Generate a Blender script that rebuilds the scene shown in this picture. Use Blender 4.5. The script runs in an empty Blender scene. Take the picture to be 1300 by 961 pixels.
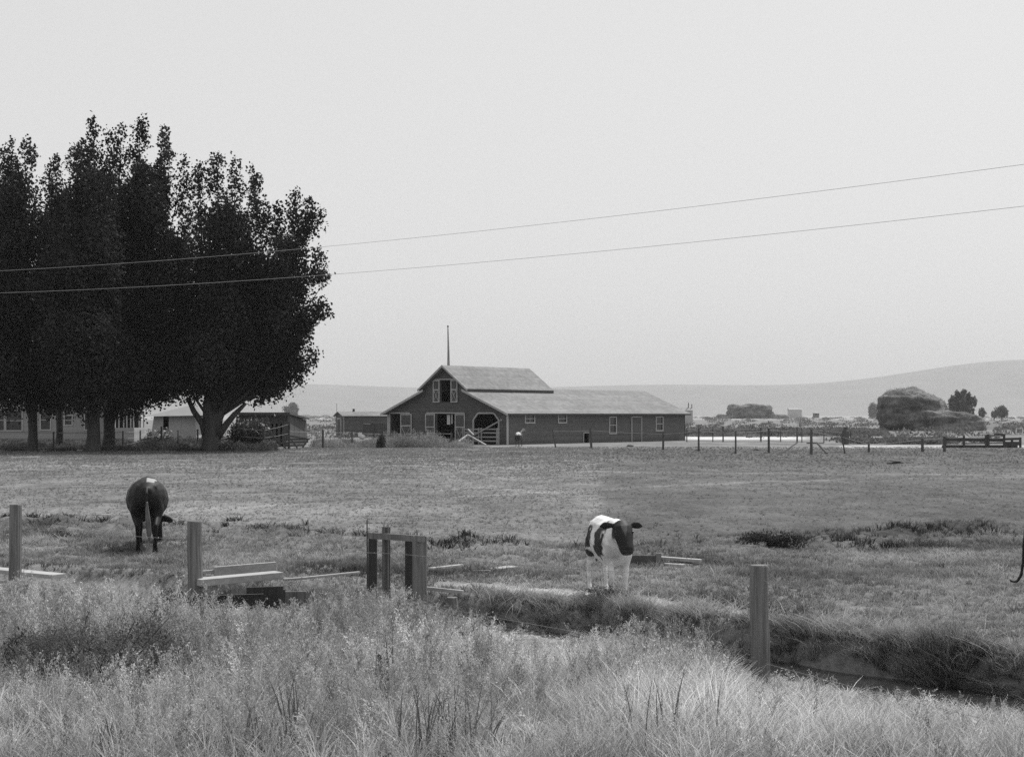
import bpy, bmesh, math, random
import numpy as np
from mathutils import Vector, Matrix

random.seed(7)
RNG = np.random.default_rng(11)
SC = bpy.context.scene
COL = SC.collection
F, CX, HY, CZ = 2000.0, 650.0, 527.0, 2.6      # focal length in photo pixels, principal column, horizon row, eye height

def P(px, py, Y):
    return ((px - CX) / F * Y, Y, CZ - (py - HY) / F * Y)
def X(px, Y):
    return (px - CX) / F * Y
def Z(py, Y):
    return CZ - (py - HY) / F * Y
def YG(py):
    return CZ * F / (py - HY)

# ------------------------------------------------------------------ noise
def _hash(ix, iy, seed):
    n = (ix.astype(np.int64) * 374761393 + iy.astype(np.int64) * 668265263 + seed * 144665) & 0x7fffffff
    n = ((n ^ (n >> 13)) * 1274126177) & 0x7fffffff
    n = n ^ (n >> 16)
    return (n & 0xffff) / 65535.0
def noise(x, y, s, seed=0):
    x = np.asarray(x, float) / s; y = np.asarray(y, float) / s
    ix = np.floor(x); iy = np.floor(y); fx = x - ix; fy = y - iy
    fx = fx * fx * (3 - 2 * fx); fy = fy * fy * (3 - 2 * fy)
    a = _hash(ix, iy, seed); b = _hash(ix + 1, iy, seed); c = _hash(ix, iy + 1, seed); d = _hash(ix + 1, iy + 1, seed)
    return (a * (1 - fx) + b * fx) * (1 - fy) + (c * (1 - fx) + d * fx) * fy - .5
def fbm(x, y, s, seed=0, o=3):
    v = 0; a = 1
    for i in range(o):
        v = v + a * noise(x, y, s, seed + i * 17); a *= .5; s *= .5
    return v
def sstep(a, b, v):
    t = np.clip((v - a) / (b - a), 0, 1)
    return t * t * (3 - 2 * t)

# ------------------------------------------------------------------ terrain
DX = np.array([-30, -9, -6, -4.6, -3.2, 0.2, 3.18, 4.48, 5.4, 8.5, 14]); DY = np.array([31, 27.2, 25.8, 24.8, 24.0, 22.0, 19.1, 17.7, 16.4, 12.5, 6.0])
DS = np.array([0.2, .3, .4, 1, 1, 1, 1, 1, 1, 1, 1])
def ditch_d(x, y):
    return (y - (np.interp(x, DX, DY) - .7) - .5 * fbm(x, x * 0, 1.3, 88)) * .76
def berm_y(x):
    return np.interp(x, [-14, -7, -3, 2, 6, 10, 16], [38, 36, 31.5, 31, 32, 34, 33])
def ground_z(x, y):
    x = np.asarray(x, float); y = np.asarray(y, float)
    near = 1 - sstep(55, 120, y)
    z = (fbm(x, y, 3.0, 3) * .10 + fbm(x, y, .5, 9) * .05) * near
    d = ditch_d(x, y); k = np.interp(x, DX, DS)
    far = sstep(.55, .95, d) - 1
    nr = sstep(.6, 1.1, -d)
    lowb = .2 * sstep(1.2, 2.6, x)
    dip = np.where(d > 0, far * .62, -.62 + (.5 - lowb) * nr + (.12 + lowb) * sstep(1.1, 4.5, -d))
    z = z + dip * k * ((d > -5) & (d < 3))
    # rough clod line where the ditch spoil lies
    b = (y - berm_y(x)); w = np.exp(-(b / 2.0) ** 2)
    amp = np.interp(x, [-12, -6, -1, 1, 4, 7, 12], [.9, .9, .7, .25, .5, .8, .8])
    z = z + w * amp * (.06 + np.abs(fbm(x, y * .6, .9, 21)) * .55 - .03)
    return z

def tone_ground(x, y):
    u = x / y * F + CX
    t = .185 + fbm(x, y, 7, 31) * .05 + fbm(x, y * .5, 1.2, 35) * .05
    # darker side of the pasture, right of a sightline from the camera
    east = sstep(-.3, .3, x - y * .0555 + fbm(x, y, 2, 40) * .5) * sstep(28, 33, y) * (1 - sstep(118, 128, y))
    t = t * (1 - .40 * east); t = t * (1 - .35 * np.exp(-((y - berm_y(x)) / 1.8) ** 2) * (fbm(x, y, 1.0, 44) > -.1))
    t = np.where((y > 9) & (y < 26), t * 1.0, t)
    # trodden cattle track across the pasture
    ty = 52 + 5 * np.sin(x / 9.0) + .5 * x; t = t + .06 * np.exp(-((y - ty) / .5) ** 2) + .05 * np.exp(-((y - 74 + .3 * x) / .7) ** 2)
    # dirt path on the far bank
    py = np.interp(x, [-1.2, -.7, .6, 1.7, 2.6, 4], [24.4, 24.2, 23.3, 22.2, 21.2, 20.6])
    pm = np.exp(-((y - py) / .45) ** 2) * sstep(-1.6, -.9, x) * (1 - sstep(2.6, 3.6, x))
    t = t + pm * .22
    t = t + .24 * np.exp(-(((x + .1) / 1.6) ** 2 + ((y - 20.0) / .8) ** 2))        # pale sand at the near bank
    t = t + .12 * np.exp(-(((x + 9.3) / 1.6) ** 2 + ((y - 25.3) / .3) ** 2))
    # bare pale strips beyond the pasture
    t = t + .30 * sstep(164, 168, y) * (1 - sstep(186, 192, y)) * sstep(.109, .112, x / y) * (1 - sstep(.175, .20, x / y))
    t = t + .22 * sstep(124, 127, y) * (1 - sstep(135, 137, y)) * sstep(.205, .212, x / y)
    # broad field bands toward the hills
    t = np.where(y > 190, t * .92 + .02 * noise(x, y, 60, 50), t)
    t = t + .10 * sstep(820, 900, y)
    t = t - .035 * sstep(270, 300, y) * (1 - sstep(500, 560, y)) * sstep(.27, .30, x / y)
    # earth under the yard trees, with tree shade painted into its tone
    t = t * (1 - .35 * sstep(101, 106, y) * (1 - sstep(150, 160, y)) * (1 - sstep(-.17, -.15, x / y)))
    return np.clip(t, .03, .6)

# ------------------------------------------------------------------ materials
def new_mat(name):
    m = bpy.data.materials.new(name); m.use_nodes = True
    nt = m.node_tree; nt.nodes.clear()
    return m, nt
def nd(nt, t, **kw):
    n = nt.nodes.new(t)
    for k, v in kw.items():
        if k in n.inputs: n.inputs[k].default_value = v
        else: setattr(n, k, v)
    return n
def mathn(nt, op, a, b=None):
    n = nt.nodes.new('ShaderNodeMath'); n.operation = op
    for i, v in enumerate((a, b)):
        if v is None: continue
        if isinstance(v, (int, float)): n.inputs[i].default_value = v
        else: nt.links.new(v, n.inputs[i])
    return n.outputs[0]
def noise_node(nt, vec, scale, detail=4, rough=.6):
    n = nt.nodes.new('ShaderNodeTexNoise'); n.inputs['Scale'].default_value = scale
    n.inputs['Detail'].default_value = detail; n.inputs['Roughness'].default_value = rough
    if vec is not None: nt.links.new(vec, n.inputs['Vector'])
    return n.outputs['Fac']
def scaled(nt, src, s):
    n = nt.nodes.new('ShaderNodeVectorMath'); n.operation = 'MULTIPLY'
    nt.links.new(src, n.inputs[0]); n.inputs[1].default_value = s
    return n.outputs[0]

def gray(name, v, rough=.85, var=.35, scale=6, stretch=(1, 1, 1), bump=.0, bumpd=.02, attr=False, lines=None, spec=.25, detail=5):
    """neutral surface with noisy tone; lines=(axis, spacing, depth, dark) adds board or shingle courses"""
    m, nt = new_mat(name)
    out = nd(nt, 'ShaderNodeOutputMaterial'); b = nd(nt, 'ShaderNodeBsdfPrincipled')
    b.inputs['Roughness'].default_value = rough; b.inputs['Specular IOR Level'].default_value = spec
    tc = nd(nt, 'ShaderNodeTexCoord'); vec = scaled(nt, tc.outputs['Object'], stretch)
    f = noise_node(nt, vec, scale, detail)
    f2 = noise_node(nt, vec, scale * .13, 2)
    f = mathn(nt, 'ADD', mathn(nt, 'MULTIPLY', f, .65), mathn(nt, 'MULTIPLY', f2, .35))
    k = mathn(nt, 'ADD', mathn(nt, 'MULTIPLY', mathn(nt, 'SUBTRACT', f, .5), var * 4), 1.0)
    k = mathn(nt, 'MAXIMUM', k, .15)
    if attr:
        a = nd(nt, 'ShaderNodeAttribute', attribute_name='tone'); val = mathn(nt, 'MULTIPLY', a.outputs['Fac'], k)
    else:
        val = mathn(nt, 'MULTIPLY', k, v)
    h = f
    if lines:
        ax, sp, dark = lines
        s = nd(nt, 'ShaderNodeSeparateXYZ'); nt.links.new(tc.outputs['Object'], s.inputs[0])
        c = mathn(nt, 'FRACT', mathn(nt, 'MULTIPLY', s.outputs[ax], 1 / sp))
        edge = mathn(nt, 'LESS_THAN', c, .12)
        val = mathn(nt, 'MULTIPLY', val, mathn(nt, 'SUBTRACT', 1.0, mathn(nt, 'MULTIPLY', edge, dark)))
        fl = mathn(nt, 'FLOOR', mathn(nt, 'MULTIPLY', s.outputs[ax], 1 / sp))
        wn = nt.nodes.new('ShaderNodeTexWhiteNoise'); wn.noise_dimensions = '1D'; nt.links.new(fl, wn.inputs['W'])
        val = mathn(nt, 'MULTIPLY', val, mathn(nt, 'ADD', .9, mathn(nt, 'MULTIPLY', wn.outputs[0], .2)))
    cmb = nd(nt, 'ShaderNodeCombineColor')
    for i in range(3): nt.links.new(val, cmb.inputs[i])
    nt.links.new(cmb.outputs[0], b.inputs['Base Color'])
    if bump:
        bp = nd(nt, 'ShaderNodeBump', Strength=bump, Distance=bumpd); nt.links.new(h, bp.inputs['Height']); nt.links.new(bp.outputs[0], b.inputs['Normal'])
    nt.links.new(b.outputs[0], out.inputs[0])
    return m

def foliage_mat(name, trans=.3, mul=1.0):
    m, nt = new_mat(name)
    out = nd(nt, 'ShaderNodeOutputMaterial'); a = nd(nt, 'ShaderNodeAttribute', attribute_name='tone')
    v = mathn(nt, 'MULTIPLY', a.outputs['Fac'], mul)
    cmb = nd(nt, 'ShaderNodeCombineColor')
    for i in range(3): nt.links.new(v, cmb.inputs[i])
    d = nd(nt, 'ShaderNodeBsdfDiffuse'); t = nd(nt, 'ShaderNodeBsdfTranslucent')
    nt.links.new(cmb.outputs[0], d.inputs[0]); nt.links.new(cmb.outputs[0], t.inputs[0])
    mx = nd(nt, 'ShaderNodeMixShader'); mx.inputs[0].default_value = trans
    nt.links.new(d.outputs[0], mx.inputs[1]); nt.links.new(t.outputs[0], mx.inputs[2]); nt.links.new(mx.outputs[0], out.inputs[0])
    return m

def ground_mat():
    m, nt = new_mat('pasture_soil')
    out = nd(nt, 'ShaderNodeOutputMaterial'); b = nd(nt, 'ShaderNodeBsdfPrincipled', Roughness=.95)
    b.inputs['Specular IOR Level'].default_value = .1
    a = nd(nt, 'ShaderNodeAttribute', attribute_name='tone')
    tc = nd(nt, 'ShaderNodeTexCoord')
    f1 = noise_node(nt, scaled(nt, tc.outputs['Object'], (1, .55, 1)), 9, 6, .75)
    f2 = noise_node(nt, scaled(nt, tc.outputs['Object'], (1, .5, 1)), .9, 5, .65)
    f3 = noise_node(nt, scaled(nt, tc.outputs['Object'], (.35, .12, 1)), .5, 5, .6)
    def ctr(f, k): return mathn(nt, 'MULTIPLY', mathn(nt, 'SUBTRACT', f, .5), k)
    k = mathn(nt, 'ADD', mathn(nt, 'ADD', ctr(f1, 2.1), ctr(f2, 1.3)), mathn(nt, 'ADD', ctr(f3, 1.1), 1.0))
    k = mathn(nt, 'MAXIMUM', k, .3)
    v = mathn(nt, 'MULTIPLY', a.outputs['Fac'], k)
    cmb = nd(nt, 'ShaderNodeCombineColor')
    for i in range(3): nt.links.new(v, cmb.inputs[i])
    nt.links.new(cmb.outputs[0], b.inputs['Base Color'])
    bp = nd(nt, 'ShaderNodeBump', Strength=.8, Distance=.10)
    nt.links.new(mathn(nt, 'ADD', f1, f2), bp.inputs['Height']); nt.links.new(bp.outputs[0], b.inputs['Normal'])
    nt.links.new(b.outputs[0], out.inputs[0])
    return m

M = {}
M['ground'] = ground_mat()
M['leaf'] = foliage_mat('poplar_leaves', .18)
M['weed'] = foliage_mat('weed_leaves', .35)
M['bark'] = gray('rough_bark', .055, var=.6, scale=5, stretch=(1, 1, .25), bump=.8, bumpd=.06)
M['barn'] = gray('red_painted_boards', .105, var=.30, scale=3, stretch=(.6, .6, 2), lines=(2, .16, .22))
M['shed'] = gray('dark_shed_boards', .09, var=.3, scale=3, lines=(0, .22, .4))
M['shingle'] = gray('weathered_shingles', .19, var=.5, scale=2.6, stretch=(1, 1, 1.5), lines=(2, .12, .15), detail=8)
M['trim'] = gray('white_trim_paint', .42, var=.2, scale=4)
M['dull_trim'] = gray('worn_trim_paint', .30, var=.25, scale=4)
M['under'] = gray('eave_shade_paint', .06)  # dark tone that paints the shadow below the eave
M['inside'] = gray('unlit_interior_boards', .04)
M['glass'] = gray('window_glass', .03, rough=.12, var=.1, spec=.5)
M['post'] = gray('weathered_post_wood', .15, var=.85, scale=12, stretch=(3, 3, .12), bump=.8, bumpd=.01)
M['plank'] = gray('grey_plank_wood', .34, var=.35, scale=7, stretch=(.5, 3, 3), bump=.3, bumpd=.01)
M['darkwood'] = gray('dark_wood', .06, var=.5, scale=6, stretch=(3, 3, .3))  # one dark wood tone for planks, boards, posts and the chimney
M['farpost'] = gray('old_fence_wood', .085, var=.4, scale=5, stretch=(2, 2, .3))
M['rail'] = gray('grey_rail_wood', .28, var=.4, scale=5)
M['wire'] = gray('galvanised_wire', .25, rough=.5, var=.2)
M['cable'] = gray('aerial_cable', .42, rough=.5, var=.1)
M['house'] = gray('white_lap_siding', .30, var=.12, scale=2, lines=(2, .2, .25))
M['canvas'] = gray('pale_canvas', .40, var=.12, scale=1.2)
M['canvas_roof'] = gray('canvas_fly', .24, var=.15, scale=1.2)
M['roofing'] = gray('dark_roofing', .12, var=.3, scale=3)
M['metal'] = gray('rusty_metal', .06, var=.4)
M['hide'] = gray('short_hide', .1, rough=.6, var=.12, scale=14, attr=True, spec=.3)
M['eye'] = gray('eye', .01, rough=.15, spec=.6)
M['haystack'] = gray('packed_hay', .13, var=.9, scale=2.2, bump=1, bumpd=.5, attr=True, detail=8)
M['hill'] = gray('dry_hillside', .16, var=.22, scale=.006)
M['cattail'] = foliage_mat('cattail_leaves', .25)
M['pale'] = gray('whitewashed_wood', .62, var=.2)

def water_mat():
    m, nt = new_mat('ditch_water')
    out = nd(nt, 'ShaderNodeOutputMaterial')
    b = nd(nt, 'ShaderNodeBsdfPrincipled', Roughness=.06)
    b.inputs['Base Color'].default_value = (.03, .03, .03, 1); b.inputs['IOR'].default_value = 1.33
    tc = nd(nt, 'ShaderNodeTexCoord'); f = noise_node(nt, tc.outputs['Object'], 5, 3)
    bp = nd(nt, 'ShaderNodeBump', Strength=.25, Distance=.02); nt.links.new(f, bp.inputs['Height']); nt.links.new(bp.outputs[0], b.inputs['Normal'])
    nt.links.new(b.outputs[0], out.inputs[0]); return m
M['water'] = water_mat()

# ------------------------------------------------------------------ object helpers
def props(o, label=None, cat=None, group=None, kind=None):
    if label: o['label'] = label
    if cat: o['category'] = cat
    if group: o['group'] = group
    if kind: o['kind'] = kind
    return o
def root(name, loc, label, cat, group=None):
    o = bpy.data.objects.new(name, None); COL.objects.link(o); o.location = loc
    o.empty_display_size = .3
    return props(o, label, cat, group)
def origin_of(o):
    v = Vector((0, 0, 0))
    while o is not None:
        v += o.location; o = o.parent
    return v
def link_mesh(name, me, mat, parent=None, loc=None):
    o = bpy.data.objects.new(name, me); COL.objects.link(o)
    if mat is not None and not me.materials: me.materials.append(mat)
    if parent is not None: o.parent = parent
    if loc is not None: o.location = loc
    return o

class MB:
    """collects shapes in world coordinates and links them as one mesh"""
    def __init__(s): s.v = []; s.f = []
    def add(s, vs, fs):
        n = len(s.v); s.v += [tuple(v) for v in vs]; s.f += [tuple(i + n for i in f) for f in fs]; return s
    def box(s, c, size, rz=0, ax=None):
        """ax: optional (ex,ey,ez) axes"""
        if ax is None:
            ex = Vector((math.cos(rz), math.sin(rz), 0)); ey = Vector((-math.sin(rz), math.cos(rz), 0)); ez = Vector((0, 0, 1))
        else: ex, ey, ez = ax
        c = Vector(c); vs = []
        for k in (-.5, .5):
            for j in (-.5, .5):
                for i in (-.5, .5):
                    vs.append(c + ex * size[0] * i + ey * size[1] * j + ez * size[2] * k)
        return s.add(vs, [(0, 2, 3, 1), (4, 5, 7, 6), (0, 1, 5, 4), (2, 6, 7, 3), (0, 4, 6, 2), (1, 3, 7, 5)])
    def bar(s, a, b, w, h, up=(0, 0, 1)):
        a = Vector(a); b = Vector(b); d = (b - a); L = d.length; d.normalize(); up = Vector(up)
        if abs(d.dot(up)) > .98: up = Vector((0, 1, 0))
        sd = d.cross(up).normalized(); u2 = sd.cross(d).normalized()
        return s.box((a + b) / 2, (L, w, h), ax=(d, sd, u2))
    def tube(s, pts, rad, n=8, cap=True):
        """pts: list of points, rad: list of r or (ra, rb)"""
        pts = [Vector(p) for p in pts]; rings = []
        if isinstance(rad, (int, float)): rad = [rad] * len(pts)
        prev = None
        vs = []
        for i, p in enumerate(pts):
            d = (pts[min(i + 1, len(pts) - 1)] - pts[max(i - 1, 0)]).normalized()
            if prev is None:
                up = Vector((0, 0, 1)) if abs(d.z) < .9 else Vector((0, 1, 0))
                side = d.cross(up).normalized()
            else:
                side = (prev - d * prev.dot(d)).normalized()
            prev = side; u = side.cross(d).normalized()
            r = rad[i]; ra, rb = (r, r) if isinstance(r, (int, float)) else r
            for k in range(n):
                a = 2 * math.pi * k / n
                vs.append(p + side * math.cos(a) * ra + u * math.sin(a) * rb)
        fs = []
        for i in range(len(pts) - 1):
            for k in range(n):
                a = i * n + k; b = i * n + (k + 1) % n
                fs.append((a, b, b + n, a + n))
        if cap:
            fs.append(tuple(range(n - 1, -1, -1))); m = (len(pts) - 1) * n; fs.append(tuple(range(m, m + n)))
        return s.add(vs, fs)
    def poly_prism(s, poly, off):
        """poly: list of 3d points (planar), off: extrusion vector"""
        n = len(poly); off = Vector(off); poly = [Vector(p) for p in poly]
        vs = poly + [p + off for p in poly]
        fs = [tuple(range(n)), tuple(range(2 * n - 1, n - 1, -1))] + [(i, i + n, (i + 1) % n + n, (i + 1) % n) for i in range(n)]
        return s.add(vs, fs)
    def build(s, name, mat, parent=None, smooth=False, bevel=0):
        me = bpy.data.meshes.new(name)
        o0 = origin_of(parent) if parent is not None else Vector((0, 0, 0))
        loc = None
        if parent is None and s.v:
            xs = np.array(s.v); o0 = Vector((float(xs[:, 0].mean()), float(xs[:, 1].mean()), float(xs[:, 2].min()))); loc = o0
        me.from_pydata([tuple(Vector(v) - o0) for v in s.v], [], s.f)
        bm = bmesh.new(); bm.from_mesh(me); bmesh.ops.recalc_face_normals(bm, faces=bm.faces)
        if bevel: bmesh.ops.bevel(bm, geom=bm.edges[:], offset=bevel, segments=1, affect='EDGES', clamp_overlap=True)
        bm.to_mesh(me); bm.free()
        if smooth: me.polygons.foreach_set('use_smooth', [True] * len(me.polygons))
        me.update()
        return link_mesh(name, me, mat, parent, loc)

def np_mesh(name, V, Q, tone, mat, parent=None, smooth=False):
    """V (n,3) world, Q (m,4) quads, tone (n,)"""
    o0 = np.array(origin_of(parent)) if parent is not None else np.zeros(3)
    me = bpy.data.meshes.new(name)
    me.vertices.add(len(V)); me.vertices.foreach_set('co', (V - o0).astype(np.float32).ravel())
    me.loops.add(Q.size); me.loops.foreach_set('vertex_index', Q.astype(np.int32).ravel())
    me.polygons.add(len(Q)); me.polygons.foreach_set('loop_start', np.arange(0, Q.size, 4, dtype=np.int32))
    if smooth: me.polygons.foreach_set('use_smooth', np.ones(len(Q), bool))
    me.update(calc_edges=True)
    if tone is not None:
        a = me.attributes.new('tone', 'FLOAT', 'POINT'); a.data.foreach_set('value', tone.astype(np.float32))
    return link_mesh(name, me, mat, parent)

class Batch:
    def __init__(s): s.V = []; s.Q = []; s.T = []; s.n = 0
    def add(s, V, Q, T):
        s.V.append(V); s.Q.append(Q + s.n); s.T.append(T); s.n += len(V)
    def scatter(s, protos, pos, rot, scale, tone, hscale=None, tiltx=None):
        """protos: list of (V,Q,T); pos (k,3)"""
        k = len(pos); which = RNG.integers(0, len(protos), k)
        for i, (V, Q, T) in enumerate(protos):
            idx = np.nonzero(which == i)[0]
            if not len(idx): continue
            c, sn = np.cos(rot[idx]), np.sin(rot[idx])
            sc = scale[idx][:, None]; hs = sc if hscale is None else hscale[idx][:, None]
            x = V[None, :, 0] * sc; y = V[None, :, 1] * sc; z = V[None, :, 2] * hs
            W = np.stack([x * c[:, None] - y * sn[:, None] + pos[idx, 0:1], x * sn[:, None] + y * c[:, None] + pos[idx, 1:2], z + pos[idx, 2:3]], -1)
            if tiltx is not None: W[..., 0] += z * tiltx[idx][:, None]
            QQ = Q[None] + (np.arange(len(idx)) * len(V))[:, None, None]
            s.add(W.reshape(-1, 3), QQ.reshape(-1, 4), (T[None] * tone[idx][:, None]).ravel())
    def build(s, name, mat, parent=None):
        return np_mesh(name, np.concatenate(s.V), np.concatenate(s.Q), np.concatenate(s.T), mat, parent)

def rand_leaves(centers, size, tone, up=.0, aspect=.6, rng=RNG):
    """kite shaped leaf quads at centers"""
    n = len(centers)
    d = rng.normal(size=(n, 3)); d[:, 2] += up; d /= np.linalg.norm(d, axis=1)[:, None]
    r = rng.normal(size=(n, 3)); s = np.cross(d, r); s /= np.linalg.norm(s, axis=1)[:, None] + 1e-9
    L = (size * rng.uniform(.6, 1.3, n))[:, None]
    V = np.stack([centers - d * L * .5, centers + s * L * aspect * .5, centers + d * L * .5, centers - s * L * aspect * .5], 1).reshape(-1, 3)
    Q = np.arange(4 * n).reshape(n, 4)
    return V, Q, np.repeat(tone, 4)

# ------------------------------------------------------------------ plant prototypes
def proto_tuft(nb, h, w, spread, curve, seg=2, rng=RNG, tip=1.15):
    Vs = []; Qs = []; Ts = []; n = 0
    for _ in range(nb):
        a = rng.uniform(0, 2 * math.pi); r0 = rng.uniform(0, spread * .35); hh = h * rng.uniform(.55, 1.1)
        bx, by = r0 * math.cos(a), r0 * math.sin(a); a2 = a + rng.normal() * .6; out = rng.uniform(.2, 1) * spread * curve
        wa = rng.uniform(0, math.pi); wx, wy = math.cos(wa) * w / 2, math.sin(wa) * w / 2
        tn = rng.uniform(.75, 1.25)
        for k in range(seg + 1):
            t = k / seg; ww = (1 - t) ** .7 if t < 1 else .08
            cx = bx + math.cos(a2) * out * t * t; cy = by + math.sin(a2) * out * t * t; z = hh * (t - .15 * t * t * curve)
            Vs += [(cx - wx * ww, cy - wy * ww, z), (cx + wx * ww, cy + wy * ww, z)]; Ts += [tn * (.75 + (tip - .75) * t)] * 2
        for k in range(seg):
            b = n + 2 * k; Qs.append((b, b + 1, b + 3, b + 2))
        n += 2 * (seg + 1)
    return np.array(Vs), np.array(Qs), np.array(Ts)
def proto_forb(h, nbranch, nleaf, leaf, rng=RNG, bush=.5, stiff=.8):
    Vs = []; Qs = []; Ts = []; n = 0
    def strip(a, b, w):
        nonlocal n
        Vs.extend([(a[0] - w, a[1], a[2]), (a[0] + w, a[1], a[2]), (b[0] + w * .4, b[1], b[2]), (b[0] - w * .4, b[1], b[2])])
        Qs.append((n, n + 1, n + 2, n + 3)); Ts.extend([.8] * 4); n += 4
    top = (rng.normal() * .08 * h, rng.normal() * .08 * h, h)
    strip((0, 0, 0), top, .003)
    L = []
    for k in range(nbranch):
        t = rng.uniform(.15, .95); a = rng.uniform(0, 2 * math.pi); l = h * rng.uniform(.25, .5) * (1.1 - t * .6)
        p = np.array([top[0] * t, top[1] * t, h * t]); e = p + np.array([math.cos(a) * l * bush, math.sin(a) * l * bush, l * stiff])
        strip(p, e, .002)
        for q in range(nleaf):
            tt = rng.uniform(.1, 1.05); L.append(p + (e - p) * tt + rng.normal(size=3) * leaf * .5)
    L = np.array(L)
    v, q, t = rand_leaves(L, leaf, rng.uniform(.75, 1.3, len(L)), up=.9, aspect=.35, rng=rng)
    Vs = np.concatenate([np.array(Vs), v]); Qs = np.concatenate([np.array(Qs), q + n]); Ts = np.concatenate([np.array(Ts), t])
    return Vs, Qs, Ts

def scatter_pos(n, y0, y1, k=.40, m=1.5):
    """uniform over the wedge the view could see"""
    y = np.sqrt(RNG.uniform(y0 ** 2, y1 ** 2, n)); x = RNG.uniform(-1, 1, n) * (k * y + m)
    return x, y

# ================================================================== camera, light, air
cam_d = bpy.data.cameras.new('camera'); cam = bpy.data.objects.new('camera', cam_d); COL.objects.link(cam)
cam.location = (0, 0, CZ); cam.rotation_euler = (math.radians(90), 0, 0)
cam_d.sensor_width = 36; cam_d.lens = 36 * F / 1300; cam_d.shift_y = (HY - 480.5) / 1300
cam_d.clip_start = .2; cam_d.clip_end = 30000
cam_d.dof.use_dof = True; cam_d.dof.focus_distance = 55; cam_d.dof.aperture_fstop = 9
SC.camera = cam

SUN = Vector((.44, .50, 1.12)).normalized()
sd = bpy.data.lights.new('sun', 'SUN'); sd.energy = 4.0; sd.angle = math.radians(.5); sd.color = (1, .995, .985)
so = bpy.data.objects.new('sun', sd); COL.objects.link(so)
so.rotation_euler = SUN.to_track_quat('Z', 'Y').to_euler(); so.location = (40, 40, 90)

w = bpy.data.worlds.new('World'); SC.world = w; w.use_nodes = True
nt = w.node_tree; nt.nodes.clear()
out = nd(nt, 'ShaderNodeOutputWorld'); bg = nd(nt, 'ShaderNodeBackground', Strength=.1)
sky = nd(nt, 'ShaderNodeTexSky'); sky.sky_type = 'NISHITA'; sky.sun_disc = False
sky.sun_elevation = math.asin(SUN.z); sky.sun_rotation = math.atan2(SUN.x, SUN.y)
sky.dust_density = 4.0; sky.ozone_density = 1.0; sky.air_density = 1.0
bw = nd(nt, 'ShaderNodeRGBToBW'); nt.links.new(sky.outputs[0], bw.inputs[0])
v = mathn(nt, 'MULTIPLY', mathn(nt, 'POWER', bw.outputs[0], .22), SKY_GAIN if 'SKY_GAIN' in globals() else 5.1)
nt.links.new(v, bg.inputs['Color']); nt.links.new(bg.outputs[0], out.inputs[0])

SC.view_settings.view_transform = 'Standard'; SC.view_settings.look = 'None'
SC.view_settings.gamma = 1; SC.view_settings.exposure = .12; SC.view_settings.use_curve_mapping = False
SC.cycles.max_bounces = 6; SC.cycles.diffuse_bounces = 3; SC.cycles.transmission_bounces = 4
SC.cycles.volume_bounces = 0; SC.cycles.transparent_max_bounces = 8
SC.cycles.use_denoising = False; SC.cycles.use_adaptive_sampling = True; SC.cycles.adaptive_threshold = .008

hz = MB().box((0, 4730, 135), (12000, 9540, 274)).build('haze', None)
m, nt = new_mat('summer_haze'); out = nd(nt, 'ShaderNodeOutputMaterial')
pv = nd(nt, 'ShaderNodeVolumePrincipled', Density=.0001); pv.inputs['Color'].default_value = (.97, .97, .97, 1)
nt.links.new(pv.outputs[0], out.inputs['Volume']); hz.data.materials.append(m)
props(hz, kind='stuff', label='pale summer haze lying over the fields and hills')

# ================================================================== ground
ys = [-40 + 3 * i for i in range(16)] + list(np.arange(8, 36, .09))
y = 36.0; r = .005
while y < 9400:
    ys.append(y); y *= 1 + r
    r = min(.012, r * 1.0012)
ys = np.array(ys); us = np.linspace(-1, 1, 421)
gx = us[None, :] * (np.maximum(ys, 0)[:, None] * .5 + 8); gy = np.repeat(ys[:, None], len(us), 1)
gz = ground_z(gx, gy)
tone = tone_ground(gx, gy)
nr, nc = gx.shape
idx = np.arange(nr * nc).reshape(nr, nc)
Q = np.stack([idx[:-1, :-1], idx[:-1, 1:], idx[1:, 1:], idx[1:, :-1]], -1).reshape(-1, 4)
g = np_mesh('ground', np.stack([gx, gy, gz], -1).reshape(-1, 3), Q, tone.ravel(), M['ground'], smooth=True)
props(g, kind='structure')

# water in the irrigation ditch
wx = np.linspace(-9, 12, 60); wy = np.interp(wx, DX, DY) - .7
vs = []; 
for a, b in zip(wx, wy): vs += [(a, b - 1.7, -.40), (a, b + 1.25, -.40)]
wb = MB().add(vs, [(2 * i, 2 * i + 2, 2 * i + 3, 2 * i + 1) for i in range(len(wx) - 1)])
o = wb.build('water', M['water']); props(o, kind='structure')

# hills
hp = [(-900, 494), (-300, 486), (100, 484), (400, 487), (520, 492.5), (640, 493), (760, 490), (850, 487), (940, 490), (1060, 487), (1130, 477), (1200, 465), (1260, 456.5), (1300, 455), (1400, 457), (1700, 470), (2300, 480)]
hx = np.array([(p[0] - CX) / F * 7000 for p in hp]); hh = np.array([Z(p[1], 7000) for p in hp])
gxh = np.linspace(-5400, 5400, 500); 
rows = [(5300, -3), (5500, .01), (5800, .12), (6200, .42), (6500, .68), (6800, .92), (7000, 1.0), (7300, .97), (8000, .8), (9000, .4)]
hz_ = np.interp(gxh, hx, hh); k = np.ones(25) / 25; hz_ = np.convolve(np.pad(hz_, 12, 'edge'), k, 'valid')
V = []
for (yy, f) in rows:
    zz = hz_ * f + (fbm(gxh, gxh * 0 + yy * 1.3, 500, 77) * 14 * f * (1 - f) * 4 if f > 0 else 0)
    V.append(np.stack([gxh, gxh * 0 + yy, zz if f > 0 else gxh * 0 - 1.5], -1))
V = np.concatenate(V); n = len(gxh); idx = np.arange(len(rows) * n).reshape(len(rows), n)
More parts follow.
